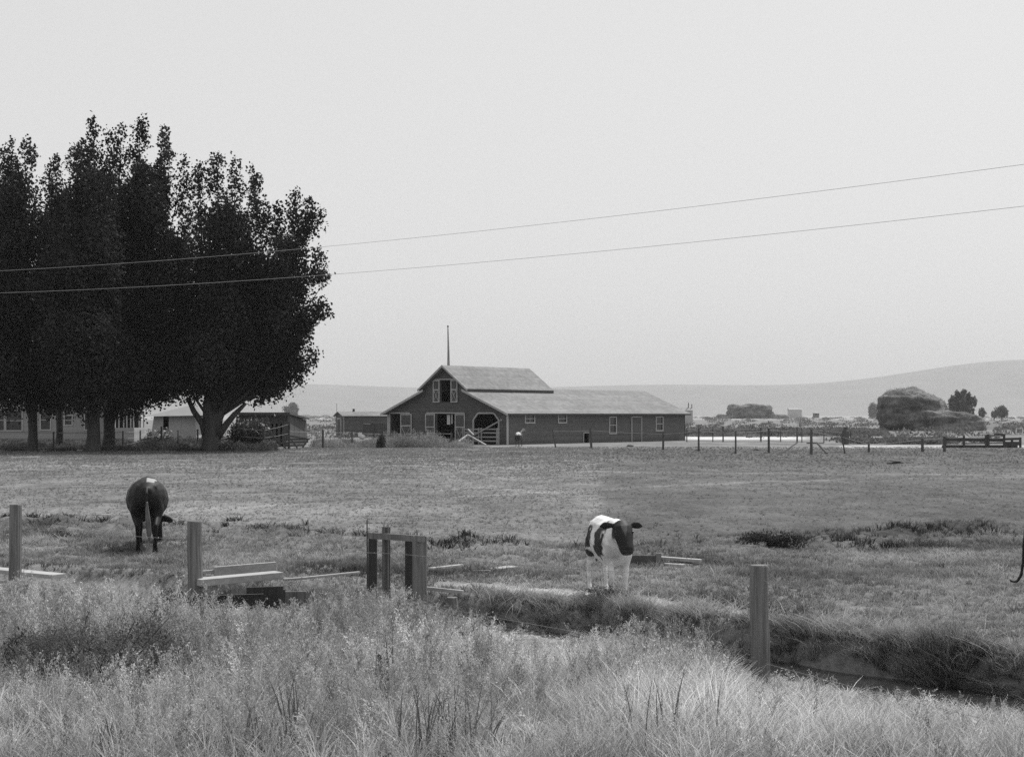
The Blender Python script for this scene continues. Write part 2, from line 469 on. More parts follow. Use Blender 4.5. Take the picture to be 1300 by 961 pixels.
Q = np.stack([idx[:-1, :-1], idx[:-1, 1:], idx[1:, 1:], idx[1:, :-1]], -1).reshape(-1, 4)
o = np_mesh('hills', V, Q, None, M['hill'], smooth=True); props(o, kind='structure')

# ================================================================== barn
TH = math.radians(38); CT, ST = math.cos(TH), math.sin(TH)
BC = Vector((-.45, 138, 0)); BU = Vector((-CT, ST, 0)); BV = Vector((ST, CT, 0)); UZ = Vector((0, 0, 1))
def B(s, t, z): return BC + BU * s + BV * t + UZ * z
def s_px(px):
    a = (px - CX) / F; return (-.45 - a * 138) / (CT + ST * a)
def t_px(px):
    a = (px - CX) / F; return (a * 138 + .45) / (ST - CT * a)
def zf(px, py): s = s_px(px); return CZ - (py - HY) / F * (138 + ST * s)
def zs(px, py): t = t_px(px); return CZ - (py - HY) / F * (138 + CT * t)

def wall(mb, pt, nrm, th, s0, s1, top, holes, extra=()):
    """upright wall built in columns: pt(s,z) gives a point, top(s) the height, holes [(sa,sb,za,zb)]"""
    br = sorted(set([s0, s1] + [q for h in holes for q in h[:2]] + list(extra)))
    for a, b in zip(br[:-1], br[1:]):
        if b - a < 1e-6: continue
        m = (a + b) / 2; zr = [(0.0, None)]
        cuts = sorted((h[2], h[3]) for h in holes if h[0] <= m <= h[1])
        lo = -.1
        for (za, zb) in cuts:
            if za > lo: mb.poly_prism([pt(a, lo), pt(b, lo), pt(b, za), pt(a, za)], nrm * -th)
            lo = zb
        mb.poly_prism([pt(a, lo), pt(b, lo), pt(b, top(b)), pt(a, top(a))], nrm * -th)

BW = 14.1; MID = BW / 2
def roof_z(s):
    s = min(s, BW - s)
    if s >= 4.35: return 4.98 + (s - 4.2) * (2.12 / 2.85) - .16
    return 2.75 + (s + .45) * .42 - .16
barn = root('barn', B(MID, 8, 0), 'large dark painted barn with pale trim, stepped gable roof and long shingled wing', 'barn')
nF = -BV; nS = -BU
dl = (s_px(508.4), s_px(495.7)); dm = (s_px(577.6), s_px(554)); da = (s_px(632.9), s_px(601.6)); dh = (s_px(572.2), s_px(559.4))
zdoor = 2.72; zh0, zh1 = zf(566, 510.3), zf(566, 483)
mb = MB(); 
wall(mb, lambda s, z: B(s, 0, z), nF, .15, 0, BW, roof_z, [(dl[0], dl[1], -.1, zdoor), (dm[0], dm[1], -.1, zdoor), (da[0], da[1], -.1, zdoor), (dh[0], dh[1], zh0, zh1)], extra=(4.35, BW - 4.35, MID))
c = .55
for (a, b) in ((da[0], da[0] + c), (da[1], da[1] - c)):
    mb.poly_prism([B(a, .002, zdoor), B(b, .002, zdoor), B(a, .002, zdoor - c)], BV * .14)
mb.build('front_wall', M['barn'], barn)
# long side wall of the wing
LW = 29.5
wins = [(667, 678, 523.3, 536), (709, 718.5, 523.3, 536), (774, 781.7, 530, 549.6), (833, 841, 530, 546)]
doorpx = (801.5, 814, 529.6, 561.5); hatch = (741, 748, 550, 563.3)
holes = [(t_px(a), t_px(b), zs(a, d), min(zs(a, c_), 2.72)) for a, b, c_, d in wins] + [(t_px(hatch[0]), t_px(hatch[1]), .02, zs(744, hatch[2]))]
mb = MB()
wall(mb, lambda t, z: B(0, t, z), nS, .15, 0.15, LW, lambda t: 2.78, holes)
mb.build('side_wall', M['barn'], barn)
mb = MB()
wall(mb, lambda s, z: B(s, LW, z), BV, .15, 0, 10.4, lambda s: min(2.6 + .42 * min(s, 10.4 - s) + .2, 4.95), [], extra=(5.2,))
wall(mb, lambda s, z: B(s, 12.1, z), BV, .15, 4.4, BW, roof_z, [], extra=(BW - 4.35, MID))
mb.poly_prism([B(BW, .15, -.1), B(BW, 12.1, -.1), B(BW, 12.1, 2.7), B(BW, .15, 2.7)], BU * -.15)
mb.poly_prism([B(10.4, 12.25, -.1), B(10.4, LW - .15, -.1), B(10.4, LW - .15, 2.6), B(10.4, 12.25, 2.6)], BU * -.15)
mb.build('rear_wall', M['barn'], barn)
def slab(s0, z0, s1, z1, t0, t1, th=.14):
    n = Vector((0, 0, -th)); return MB().poly_prism([B(s0, t0, z0), B(s1, t0, z1), B(s1, t1, z1), B(s0, t1, z0)], n)
def lowz(s): return 2.75 + (s + .45) * .42
ur = slab(MID, 7.10, 4.15, 4.95, -.5, 12.5); ur.v += []; 
r1 = ur.build('upper_roof', M['shingle'], barn)
slab(MID + .002, 7.10, BW - 4.15, 4.95, -.5, 12.5).build('upper_roof', M['shingle'], barn)
slab(4.55, lowz(4.55), -.45, 2.75, -.45, 12.62).build('lower_roof', M['shingle'], barn)
slab(BW - 4.55, lowz(4.55), BW + .45, 2.75, -.45, 12.5).build('lower_roof', M['shingle'], barn)
slab(5.2, lowz(5.2), -.45, 2.75, 12.63, LW + .4).build('wing_roof', M['shingle'], barn)
slab(5.202, lowz(5.2), 10.85, 2.75, 12.63, LW + .4).build('wing_roof', M['shingle'], barn)
mb = MB(); mb.bar(B(4.12, -.45, 4.80), B(4.12, 12.45, 4.80), .05, .2)  # dark strip added as painted shadow under the upper eave
mb.box(B(4.5, 6, 4.83), (.1, 12.2, .28), ax=(BU, BV, UZ)); mb.build('eave_shade_board', M['under'], barn)
mb = MB(); mb.bar(B(-.47, -.4, 2.66), B(-.47, LW + .4, 2.66), .04, .12); mb.build('eave_shade_board', M['under'], barn)
# pale rake boards
def rake(s0, z0, s1, z1):
    mb = MB(); mb.poly_prism([B(s0, -.53, z0 + .01), B(s1, -.53, z1 + .01), B(s1, -.53, z1 - .2), B(s0, -.53, z0 - .2)], BV * .045); return mb.build('rake_board', M['trim'], barn)
rake(MID, 7.12, 4.1, 4.93); rake(MID, 7.12, BW - 4.1, 4.93); rake(4.75, 4.93, -.47, 2.75); rake(BW - 4.75, 4.93, BW + .47, 2.75)
MB().box(B(-.03, .04, 1.32), (.1, .2, 2.64), ax=(BU, BV, UZ)).build('corner_board', M['trim'], barn)
MB().box(B(BW - .08, -.03, 1.32), (.2, .06, 2.64), ax=(BU, BV, UZ)).build('corner_board', M['trim'], barn)

def leaf(name, sa, sb, z0, z1, split, off=-.05, x_top=False, vee=False):
    """a braced door leaf hung flat on the front wall"""
    lo, hi = min(sa, sb), max(sa, sb); mid = (lo + hi) / 2
    p = MB().box(B(mid, off, (z0 + z1) / 2), (hi - lo, .05, z1 - z0), ax=(BU, BV, UZ)).build(name, M['barn'], barn)
    f = MB(); o2 = off - .04; w = .11
    for s in (lo + w / 2, hi - w / 2): f.box(B(s, o2, (z0 + z1) / 2), (w, .03, z1 - z0), ax=(BU, BV, UZ))
    for z in (z0 + w / 2, split, z1 - w / 2): f.box(B(mid, o2 - .002, z), (hi - lo - 2 * w, .03, w), ax=(BU, BV, UZ))
    if vee:
        f.bar(B(lo + w, o2 - .004, split), B(mid, o2 - .004, z0 + .55), .03, .08, up=tuple(BV)); f.bar(B(hi - w, o2 - .008, split), B(mid, o2 - .008, z0 + .55), .03, .08, up=tuple(BV))
        f.bar(B(mid, o2 - .004, z0 + .5), B(lo + w, o2 - .004, z0 + .1), .03, .08, up=tuple(BV)); f.bar(B(mid, o2 - .008, z0 + .5), B(hi - w, o2 - .008, z0 + .1), .03, .08, up=tuple(BV))
    else:
        f.bar(B(lo + w, o2 - .004, split), B(hi - w, o2 - .004, z0 + w), .03, .08, up=tuple(BV)); f.bar(B(hi - w, o2 - .009, split), B(lo + w, o2 - .009, z0 + w), .03, .08, up=tuple(BV))
    f.build('brace_frame', M['trim'], p)
leaf('sliding_door', s_px(523.4), s_px(509), .1, 2.72, 1.62, vee=True)
leaf('sliding_door', s_px(552.8), s_px(540.6), .1, 2.72, 1.52, vee=True)
leaf('sliding_door', s_px(591), s_px(578.2), .1, 2.72, 1.52, vee=True)
leaf('hay_door', s_px(558.8), s_px(550.3), zh0 - .05, zh1 + .05, zh0 + 1.1)
leaf('hay_door', s_px(581.5), s_px(572.8), zh0 - .05, zh1 + .05, zh0 + 1.1)
mb = MB()
for (a, b, z) in ((dl[0] - 1.2, dl[1] + .05, zdoor + .08), (dm[0] - 1.15, dm[1] + 1.2, zdoor + .08), (dh[0] - .7, dh[1] + .7, zh1 + .1)):
    MB().box(B((a + b) / 2, -.04, z), (b - a, .06, .1), ax=(BU, BV, UZ)).build('door_track', M['trim'], barn)
MB().box(B(dl[1] + .06, -.035, 1.36), (.12, .05, 2.7), ax=(BU, BV, UZ)).build('door_jamb', M['trim'], barn)
mb = MB(); pts = [(da[0] - .05, 0), (da[0] - .05, zdoor - c), (da[0] + c - .05, zdoor + .06), (da[1] - c + .05, zdoor + .06), (da[1] + .05, zdoor - c), (da[1] + .05, 0)]
for k, (p, q) in enumerate(zip(pts[:-1], pts[1:])): mb.bar(B(p[0], -.03 - .004 * (k % 2), p[1]), B(q[0], -.03 - .004 * (k % 2), q[1]), .05, .14, up=tuple(BU) if abs(p[0] - q[0]) < .01 else (0, 0, 1))
mb.build('doorway_trim', M['trim'], barn)
# windows in the wing
def rect_frame(mb, ta, tb, z0, z1, w=.11, off=.03, sash=True):
    for t in (ta - w / 2, tb + w / 2): mb.box(B(-off, t, (z0 + z1) / 2), (.05, w, z1 - z0 + 2 * w), ax=(BU, BV, UZ))
    for z in (z0 - w / 2, z1 + w / 2): mb.box(B(-off + .002, (ta + tb) / 2, z), (.05, tb - ta, w), ax=(BU, BV, UZ))
for k, h in enumerate(holes):
    ta, tb, z0, z1 = h; z1 = min(z1, 2.6)
    mb = MB(); rect_frame(mb, ta, tb, z0, z1)
    if k < 4: mb.box(B(.0, (ta + tb) / 2, (z0 + z1) / 2), (.04, tb - ta, .06), ax=(BU, BV, UZ))
    if k in (0,): mb.box(B(.002, (ta + tb) / 2, (z0 + z1) / 2), (.04, .05, z1 - z0), ax=(BU, BV, UZ))
    fr = mb.build('window' if k < 4 else 'hatch', M['trim'] if k < 4 else M['dull_trim'], barn)
    if k < 4: MB().box(B(.05, (ta + tb) / 2, (z0 + z1) / 2), (.02, tb - ta, z1 - z0), ax=(BU, BV, UZ)).build('pane', M['glass'], fr)
ta, tb = t_px(doorpx[0]), t_px(doorpx[1]); zt = zs(808, doorpx[2])
dd = MB().box(B(-.04, (ta + tb) / 2, zt / 2 + .05), (.04, tb - ta, zt - .1), ax=(BU, BV, UZ)).build('side_door', M['barn'], barn)
mb = MB()
for t in (ta, tb): mb.box(B(-.05, t, zt / 2), (.06, .09, zt), ax=(BU, BV, UZ))
mb.box(B(-.052, (ta + tb) / 2, zt + .04), (.06, tb - ta + .09, .09), ax=(BU, BV, UZ)); mb.build('door_frame', M['trim'], dd)
# pole on the ridge
Yp = 143.2; 
MB().tube([(X(569.5, Yp), Yp, 6.9), (X(569.3, Yp), Yp, 8.5), (X(568.6, Yp), Yp, Z(415, Yp))], [.13, .09, .045], 8).build('roof_pole', M['rail'], barn)
MB().tube([(X(568.6, Yp), Yp, Z(415, Yp)), (X(568.6, Yp), Yp, Z(413.4, Yp))], [.1, .06], 8).build('pole_cap', M['metal'], barn)

# pale strips added in place of daylight through the back of the doorway
cl = MB().box(B(s_px(567.3), .25, 2.2), (.36, .05, .9), ax=(BU, BV, UZ)).box(B(s_px(571.6), .25, 2.25), (.12, .04, .85), ax=(BU, BV, UZ)).build('daylight_strip', M['pale'])
props(cl, 'narrow white strips standing in for daylight through the middle barn doorway', 'daylight strip')

# board gate and loose rails before the arched doorway
gt = root('board_gate', B(1.6, -1.4, 0), 'grey board gate standing across the arched barn doorway', 'gate')
for z in (.35, .7, 1.05, 1.38):
    MB().bar(B(-.1, -1.4, z), B(3.9, -1.4, z + random.uniform(-.04, .04)), .04, .13, up=(0, 0, 1)).build('rail', M['rail'], gt)
for s in (-.05, 1.7, 2.0, 3.8):
    MB().box(B(s, -1.46, .75), (.12, .05, 1.5), ax=(BU, BV, UZ)).build('upright', M['rail'], gt)
MB().bar(B(3.6, -1.52, .35), B(-.6, -1.52, 2.2), .04, .12).build('brace', M['rail'], gt)
for k, (a, b, lab) in enumerate((((582, 560.5, 131), (594, 552, 134), 'short pale pole leaning against the heap by the barn door'),
                      ((594, 545, 133.5), (601, 552, 133), 'stub of pale pole above the crossed poles by the gate'),
                      ((594, 552, 133.6), (617, 565, 131), 'long pale pole slanting to the grass before the barn gate'))):
    o = MB().bar(P(*a), P(*b), .12, .1).build('loose_pole', M['plank']); props(o, lab, 'pole')

# ================================================================== other buildings
def frame_boxes(mb, pt, a, b, z0, z1, w, n, off):
    nn = Vector(n) * off
    mb.bar(pt(a, z0 - w / 2) + nn, pt(b, z0 - w / 2) + nn, .04, w); mb.bar(pt(a, z1 + w / 2) + nn, pt(b, z1 + w / 2) + nn, .04, w)
    for s in (a - w / 2, b + w / 2): mb.bar(pt(s, z0 - w) + nn * 1.03, pt(s, z1 + w) + nn * 1.03, w, .04, up=(0, 1, 0))

# --- farmhouse behind the trees
HYY = 150.0; hs = HYY / F
house = root('farmhouse', (X(60, HYY), HYY + 4, 0), 'long white clapboard farmhouse with tall dark windows behind the shade trees', 'house')
def H(px, z, dy=0): return Vector((X(px, HYY), HYY + dy, z))
def Hx(px): return X(px, HYY)
hw = [(-40, -26, 522, 548), (-6, 5, 521, 546), (8, 27.5, 522, 546), (52, 63.5, 521, 545), (82.5, 91, 528, 539), (108, 119, 523, 545)]
holes_h = [(Hx(a), Hx(b), Z(d, HYY), Z(c_, HYY)) for a, b, c_, d in hw]
mb = MB(); wall(mb, lambda x, z: Vector((x, HYY, z)), Vector((0, -1, 0)), .2, Hx(-110), Hx(132), lambda s: 3.3, holes_h)
mb.box((Hx(-110) + .1, HYY + 4.2, 1.6), (.2, 8, 3.4)).box((Hx(132) - .1, HYY + 4.2, 1.6), (.2, 8, 3.4)).box(((Hx(-110) + Hx(132)) / 2, HYY + 8.3, 1.6), (Hx(132) - Hx(-110), .2, 3.4))
mb.build('wall', M['house'], house)
for (a, b, z0, z1) in holes_h:
    mb = MB(); frame_boxes(mb, lambda x, z: Vector((x, HYY, z)), a, b, z0, z1, .12, (0, -1, 0), .03)
    mb.box(((a + b) / 2, HYY + .06, (z0 + z1) / 2), (b - a, .05, .07))
    fr = mb.build('window', M['trim'], house)
    MB().box(((a + b) / 2, HYY + .12, (z0 + z1) / 2), (b - a, .02, z1 - z0)).build('pane', M['glass'], fr)
# screened porch
PY = HYY - 1.0
mb = MB(); xa, xb = X(133, PY), X(170.5, PY)
mb.box(((xa + xb) / 2, PY, .75), (xb - xa, .15, 1.3)); mb.box((xb - .08, PY + 2.2, .75), (.15, 4.2, 1.3)); mb.build('porch_wall', M['house'], house)
for px in (134.5, 138, 145, 151, 157, 161, 166, 169.5):
    MB().box((X(px, PY), PY, 2.15), (.1, .1, 1.5)).build('porch_post', M['trim'], house)
for yy in (PY + 2.2, PY + 4.2): MB().box((xb - .08, yy, 2.15), (.1, .1, 1.5)).build('porch_post', M['trim'], house)
mb = MB(); zz = 2.9
mb.poly_prism([(xa - .3, PY - .4, zz), (xb + .4, PY - .4, zz), (xb + .4, PY + 5, zz + .5), (xa - .3, PY + 5, zz + .5)], (0, 0, .12)); mb.build('porch_roof', M['roofing'], house)
mb = MB().box(((xa + xb) / 2, PY + 3.4, 1.5), (xb - xa - .4, .1, 2.9)); mb.build('porch_back_wall', M['inside'], house)
mb = MB(); xl, xr = Hx(-114), Hx(136); ym = HYY + 4.2
e = [(xl, HYY - .5, 3.28), (xr, HYY - .5, 3.28), (xr, HYY + 8.9, 3.28), (xl, HYY + 8.9, 3.28), (xl + 4, ym, 5.6), (xr - 4, ym, 5.6)]
mb.add(e, [(0, 1, 5, 4), (1, 2, 5), (2, 3, 4, 5), (3, 0, 4), (0, 3, 2, 1)]); mb.build('roof', M['roofing'], house)
MB().box((Hx(20), HYY + 3.5, 5.7), (.6, .6, 1.6)).build('chimney', M['darkwood'], house)

# --- wall tent with flared canvas sides
TY = 139.0
tent = root('canvas_tent', (X(222, TY), TY + 2, 0), 'pale canvas tent house with pyramid roof and flared side walls', 'tent')
def T(px, py, dy): return Vector((X(px, TY), TY + dy, Z(py, TY)))
zt0, zt1 = 0.0, Z(527, TY); zap = Z(513.5, TY)
x0, x1 = X(195.5, TY), X(246, TY); fl = .3
depth = 4.4
# front wall in two pieces round the doorway, flared at the foot
dxa, dxb = X(207.5, TY), X(214.5, TY); dz = Z(547, TY)
def canvas(poly, name='tent_wall'): return MB().poly_prism(poly, (0, .04, 0)).build(name, M['canvas'], tent)
canvas([(x0 - fl, TY - fl, 0), (dxa, TY - fl, 0), (dxa, TY, zt1), (x0, TY, zt1)])
canvas([(dxb, TY - fl, 0), (x1 - 1.1, TY - fl, 0), (x1 - 1.1, TY, zt1), (dxb, TY, zt1)])
canvas([(x1 - 1.08, TY - fl - .02, 0), (x1 + fl, TY - fl + .3, 0), (x1, TY + .25, zt1), (x1 - 1.08, TY - .02, zt1)])
canvas([(dxa, TY - fl + .02, 0), (dxb, TY - fl + .02, 0), (dxb, TY - .12, dz), (dxa, TY - .12, dz)])
MB().add([(x1 + fl, TY - fl + .3, 0), (x1 + fl, TY + depth, 0), (x1, TY + depth, zt1), (x1, TY + .25, zt1)], [(0, 1, 2, 3)]).build('tent_wall', M['canvas'], tent)
MB().add([(x0 - fl, TY - fl, 0), (x0 - fl, TY + depth, 0), (x0, TY + depth, zt1), (x0, TY, zt1)], [(0, 1, 2, 3)]).build('tent_wall', M['canvas'], tent)
MB().add([(x0 - fl, TY + depth, 0), (x1 + fl, TY + depth, 0), (x1, TY + depth, zt1), (x0, TY + depth, zt1)], [(0, 1, 2, 3)]).build('tent_wall', M['canvas'], tent)
ap = (X(243, TY), TY + 1.9, zap + .05); ap2 = (X(250, TY), TY + 2.4, zap)
ev = [(x0 - .75, TY - .5, zt1 - .12), (x1 + .9, TY - .5, zt1 - .02), (x1 + .9, TY + depth + .4, zt1), (x0 - .75, TY + depth + .4, zt1)]
MB().add([*ev, ap, ap2], [(0, 1, 5, 4), (1, 2, 5), (2, 3, 4, 5), (3, 0, 4)]).build('tent_roof', M['canvas_roof'], tent)

# --- low dark board shed
SYY = 133.0
shed = root('board_shed', (X(340, SYY), SYY + 2, 0), 'low dark board shed with sloping end roof beside the big tree', 'shed')
a0, a1 = X(300, SYY), X(366, SYY); ztop = Z(525, SYY); ye = SYY + 5.5
xe = X(389, ye)
gaps = [(a0 + (a1 - a0) * (.42 + .085 * k), a0 + (a1 - a0) * (.42 + .085 * k + .035), .3, 1.9) for k in range(6)]
mb = MB(); wall(mb, lambda x, z: Vector((x, SYY, z)), Vector((0, -1, 0)), .08, a0, a1, lambda s: ztop - .12, gaps)
mb.build('front_wall', M['shed'], shed)
pe = (Vector((a1, SYY, 0)), Vector((xe, ye, 0))); dz2 = Z(532, ye)
nn = (pe[1] - pe[0]).cross(UZ).normalized()
mb = MB().poly_prism([pe[0], pe[1], pe[1] + UZ * (dz2 - .1), pe[0] + UZ * (ztop - .12)], -nn * .08); mb.build('end_wall', M['shed'], shed)
mb = MB().box(((a0 + xe) / 2 - .5, ye, 1.1), (xe - a0, .08, 2.2)).box((a0, SYY + 2.7, 1.2), (.08, 5.4, 2.4)); mb.build('rear_wall', M['shed'], shed)
mb = MB().poly_prism([(a0 - .3, SYY - .3, ztop), (a1 + .1, SYY - .3, ztop), (xe + .25, ye, dz2), (a0 - .3, ye, dz2)], (0, 0, .1)); mb.build('roof', M['roofing'], shed)
mb = MB().box(((a0 + a1) / 2, SYY - .34, ztop - .05), (a1 - a0 + .4, .06, .18)).bar(Vector((a1 + .12, SYY - .3, ztop + .02)), Vector((xe + .27, ye - .2, dz2 + .02)), .07, .16); mb.build('roof_edge', M['farpost'], shed)

# --- small gabled outbuilding beyond the barn
RY = 185.0
rs = root('small_outbuilding', (X(460, RY), RY + 2, 0), 'small dark outbuilding with pale corner boards and a stovepipe beyond the barn', 'shed')
r0, r1, r2 = X(426.5, RY + 2.2), X(435.5, RY), X(505, RY + 3)
zz = Z(527, RY)
mb = MB()
mb.poly_prism([(r1, RY, -.1), (r2, RY + 3, -.1), (r2, RY + 3, zz), (r1, RY, zz)], (0, .12, 0)); mb.build('side_wall', M['barn'], rs)
gm = Vector(((r0 + r1) / 2, RY + 1.1, Z(523.3, RY)))
mb = MB().poly_prism([(r0, RY + 2.2, -.1), (r1, RY, -.1), (r1, RY, zz), gm, (r0, RY + 2.2, zz)], (.1, .04, 0)); mb.build('gable_wall', M['barn'], rs)
mb = MB().poly_prism([(r0, RY + 2.2, -.1), (r0 + 6.3, RY + 5.2, -.1), (r0 + 6.3, RY + 5.2, zz), (r0, RY + 2.2, zz)], (0, .1, 0)); mb.build('rear_wall', M['barn'], rs)
rv = Vector((r2 - r1, 3, 0)); g1 = gm + Vector((-.25, -.1, .08))
mb = MB().add([Vector((r1 - .05, RY - .35, zz - .1)), Vector((r1 - .05, RY - .35, zz - .1)) + rv, g1 + rv, g1], [(0, 1, 2, 3)])
mb.add([Vector((r0 - .45, RY + 2.5, zz - .15)), Vector((r0 - .45, RY + 2.5, zz - .15)) + rv, g1 + rv + Vector((0, 0, .003)), g1 + Vector((0, 0, .003))], [(0, 1, 2, 3)]); mb.build('roof', M['shingle'], rs)
MB().bar((r1 + .1, RY - .06, 0), (r1 + .1, RY - .06, zz), .05, .22).build('corner_board', M['trim'], rs)
a = Vector((r0, RY + 2.2, 0)); b = Vector((r1, RY, 0)); e1 = (b - a); nn = Vector((e1.y, -e1.x, 0)).normalized() * -1
if nn.y > 0: nn = -nn
p0, p1 = a + e1 * .28 + nn * .06, a + e1 * .78 + nn * .06
d_ = MB().poly_prism([p0, p1, p1 + UZ * 2.1, p0 + UZ * 2.1], nn * .03).build('door', M['shed'], rs)
mb = MB().bar(p0, p0 + UZ * 2.15, .12, .1).bar(p1, p1 + UZ * 2.15, .12, .1).bar(p0 + UZ * 2.2, p1 + UZ * 2.2, .1, .12); mb.build('door_frame', M['trim'], d_)
MB().tube([(X(449, RY + 2), RY + 2, Z(526, RY)), (X(449, RY + 2), RY + 2, Z(519, RY))], .14, 8).build('stovepipe', M['metal'], rs)
MB().tube([(X(427.5, RY + 1), RY + 1, Z(524, RY)), (X(427.5, RY + 1), RY + 1, Z(512, RY))], .03, 5).build('roof_rod', M['rail'], rs)
# low stock pen against it
pn = root('stock_pen', (X(480, 168), 168, 0), 'low dark board stock pen between the outbuilding and the barn', 'pen')
mb = MB().box((X(480, 168), 168, 1.2), (X(500, 168) - X(461, 168), .1, 1.1)); mb.build('board_side', M['shed'], pn)
for px in (461, 474, 487, 500): MB().box((X(px, 168), 167.9, .9), (.14, .12, 1.8)).build('post', M['shed'], pn)
MB().bar((X(462, 168), 167.85, Z(538, 168)), (X(470, 168), 167.85, Z(538, 168)), .04, .08).build('rail', M['dull_trim'], pn)
# lumber and white debris near it
for (px, py, L, h, a, mat, lab, nm, cat) in ((430, 551, 3.4, .16, .1, 'plank', 'pale plank lying flat in front of the small outbuilding', 'loose_plank', 'plank'),
        (441, 553.5, 2.6, .2, -.3, 'plank', 'short pale plank lying beside the white bucket', 'loose_plank', 'plank')):
    Y = YG(py); o = MB().box((X(px, Y), Y, h / 2 + .12), (L, .5, h), rz=a).build(nm, M[mat]); props(o, lab, cat)
Y = 168; bk = MB().tube([(X(457.5, Y), Y, .75), (X(457.8, Y), Y, .35)], [.2, .26], 10).tube([(X(457.8, Y), Y - .1, .35), (X(463, Y), Y - .2, .2)], [.3, .24], 10).build('tipped_barrel', M['pale'])
props(bk, 'white barrel tipped over in the weeds before the stock pen', 'barrel')

# --- distant buildings
def far_house(px0, px1, ptop, Y, mat, label, pk=None, chim=()):
    r = root('farm_building', (X((px0 + px1) / 2, Y), Y, 0), label, 'building')
    xa, xb = X(px0, Y), X(px1, Y); zt = Z(ptop, Y); wd = (xb - xa)
    MB().box(((xa + xb) / 2, Y + wd * .4, zt / 2 - .5), (wd, wd * .8, zt + 1)).build('wall', M[mat], r)
    zp = Z(pk if pk else ptop - 2, Y); o_ = .04 * wd
    MB().add([(xa - o_, Y - o_, zt), (xb + o_, Y - o_, zt), (xb + o_, Y + wd * .8, zt), (xa - o_, Y + wd * .8, zt), (xa - o_, Y + wd * .4, zp), (xb + o_, Y + wd * .4, zp)],
             [(0, 1, 5, 4), (2, 3, 4, 5), (0, 4, 3), (1, 2, 5), (0, 3, 2, 1)]).build('roof', M['dull_trim'], r)
    for (cx, cp) in chim:
        MB().box((X(cx, Y), Y + wd * .35, (zt + Z(cp, Y)) / 2), (wd * .07, wd * .07, Z(cp, Y) - zt + .3)).build('chimney', M['metal'], r)
far_house(866, 879.5, 521, 420, 'canvas', 'pale farm building with two chimneys just past the end of the barn wing', 517, [(874.5, 512), (878.8, 514)])
far_house(1002, 1018, 520, 1500, 'canvas', 'small pale building on the skyline next to the flat topped haystack', 518)
far_house(1033, 1040, 524.5, 1400, 'shed', 'tiny dark shed on the skyline of the open field', 523.6)

# ================================================================== back fences (yard, barn lot, corral)
def gz(x, y): return float(ground_z(np.array([x]), np.array([y]))[0])
def fence(label, posts, wires, mat='farpost', wr=.012, group=None):
    """posts: (px, top, bottom, halfwidth_m, lean)"""
    ps = []
    for p in posts:
        px, pt_, pb = p[:3]; Y = YG(pb); x = X(px, Y); ps.append((x, Y, Z(pt_, Y), p[3] if len(p) > 3 else .07, p[4] if len(p) > 4 else 0))
    r = root('wire_fence', (ps[0][0], ps[0][1], 0), label, 'fence', group)
    for (x, Y, zt, hw_, ln) in ps:
        MB().tube([(x, Y, -.2), (x + ln * .5, Y, zt * .5), (x + ln, Y + .02, zt)], [hw_ * 1.1, hw_, hw_ * .92], 7).build('post', M[mat], r)
    for f in wires:
        mb = MB()
        for p, q in zip(ps[:-1], ps[1:]):
            mb.tube([(p[0] + p[4] * f, p[1], p[2] * f), ((p[0] + q[0]) / 2, (p[1] + q[1]) / 2, (p[2] + q[2]) / 2 * f - .04), (q[0] + q[4] * f, q[1], q[2] * f)], wr, 4)
        mb.build('wire', M['wire'], r)
    return r
fence('post and wire fence in the weeds under the big shade trees',
      [(-20, 545, 573), (68, 548, 573), (115, 548, 573), (156, 547, 573, .06), (178, 546, 566), (205, 541, 571, .08), (226, 546, 572, .05), (251, 545, 572), (278, 548, 572), (295, 541, 571, .09), (335, 545, 572, .1), (367, 537, 570, .1)], (.95, .6, .3))
fence('short thin post and wire fence across the weedy barn lot',
      [(367, 545, 570.5, .07), (410, 546, 569, .09), (447, 547, 567, .06), (475, 549, 566, .05), (512, 549, 565, .07), (540, 547, 567, .1), (573, 549, 566, .1)], (.9, .5))
fence('sparse wire fence of leaning posts beside the barn wing',
      [(706, 545, 568.5, .06, -.3), (751, 544, 569.5, .09, -.1), (842, 549, 571, .08), (887, 544, 573, .07)], (.9,))
fence('dark post and wire fence in front of the pale bare strip',
      [(887.2, 545, 572.8, .05), (934, 547, 576, .06), (976, 544, 575, .08), (1030, 545, 577, .09), (1073, 553, 576, .05, -.25), (1103, 563, 574, .08), (1171, 557, 573.5, .1), (1199, 554, 573.5, .1)], (.92, .5))
fence('second row of thin posts along the far side of the pale strip',
      [(872, 543, 561, .05), (905, 543, 561, .05), (918, 541, 561, .07), (966, 543, 561, .08), (991, 545, 561, .05), (1012, 543, 562, .08), (1018, 543, 562, .05), (1046, 545, 562, .05), (1080, 548, 563, .06)], (.9, .5))
for k, (a, b, lab) in enumerate((((993, 575), (1012, 562), 'thin brace pole slanting up from the grass to the wire fence'), ((1050, 576), (1037, 562), 'thick dark brace pole leaning against the tallest fence post'))):
    Ya, Yb = YG(a[1]), YG(a[1]) + 3
    o = MB().tube([(X(a[0], Ya), Ya, .02), (X(b[0], Yb), Yb, Z(b[1], Yb))], .045 + .03 * k, 6).build('brace_pole', M['farpost']); props(o, lab, 'pole')
Y = 118.0; o = MB().bar((X(1024, Y), Y, Z(562.5, Y)), (X(1046, Y), Y, Z(562.5, Y)), .1, .09).build('cross_board', M['farpost']); props(o, 'short dark board nailed flat across the wire fence post with the brace', 'board')
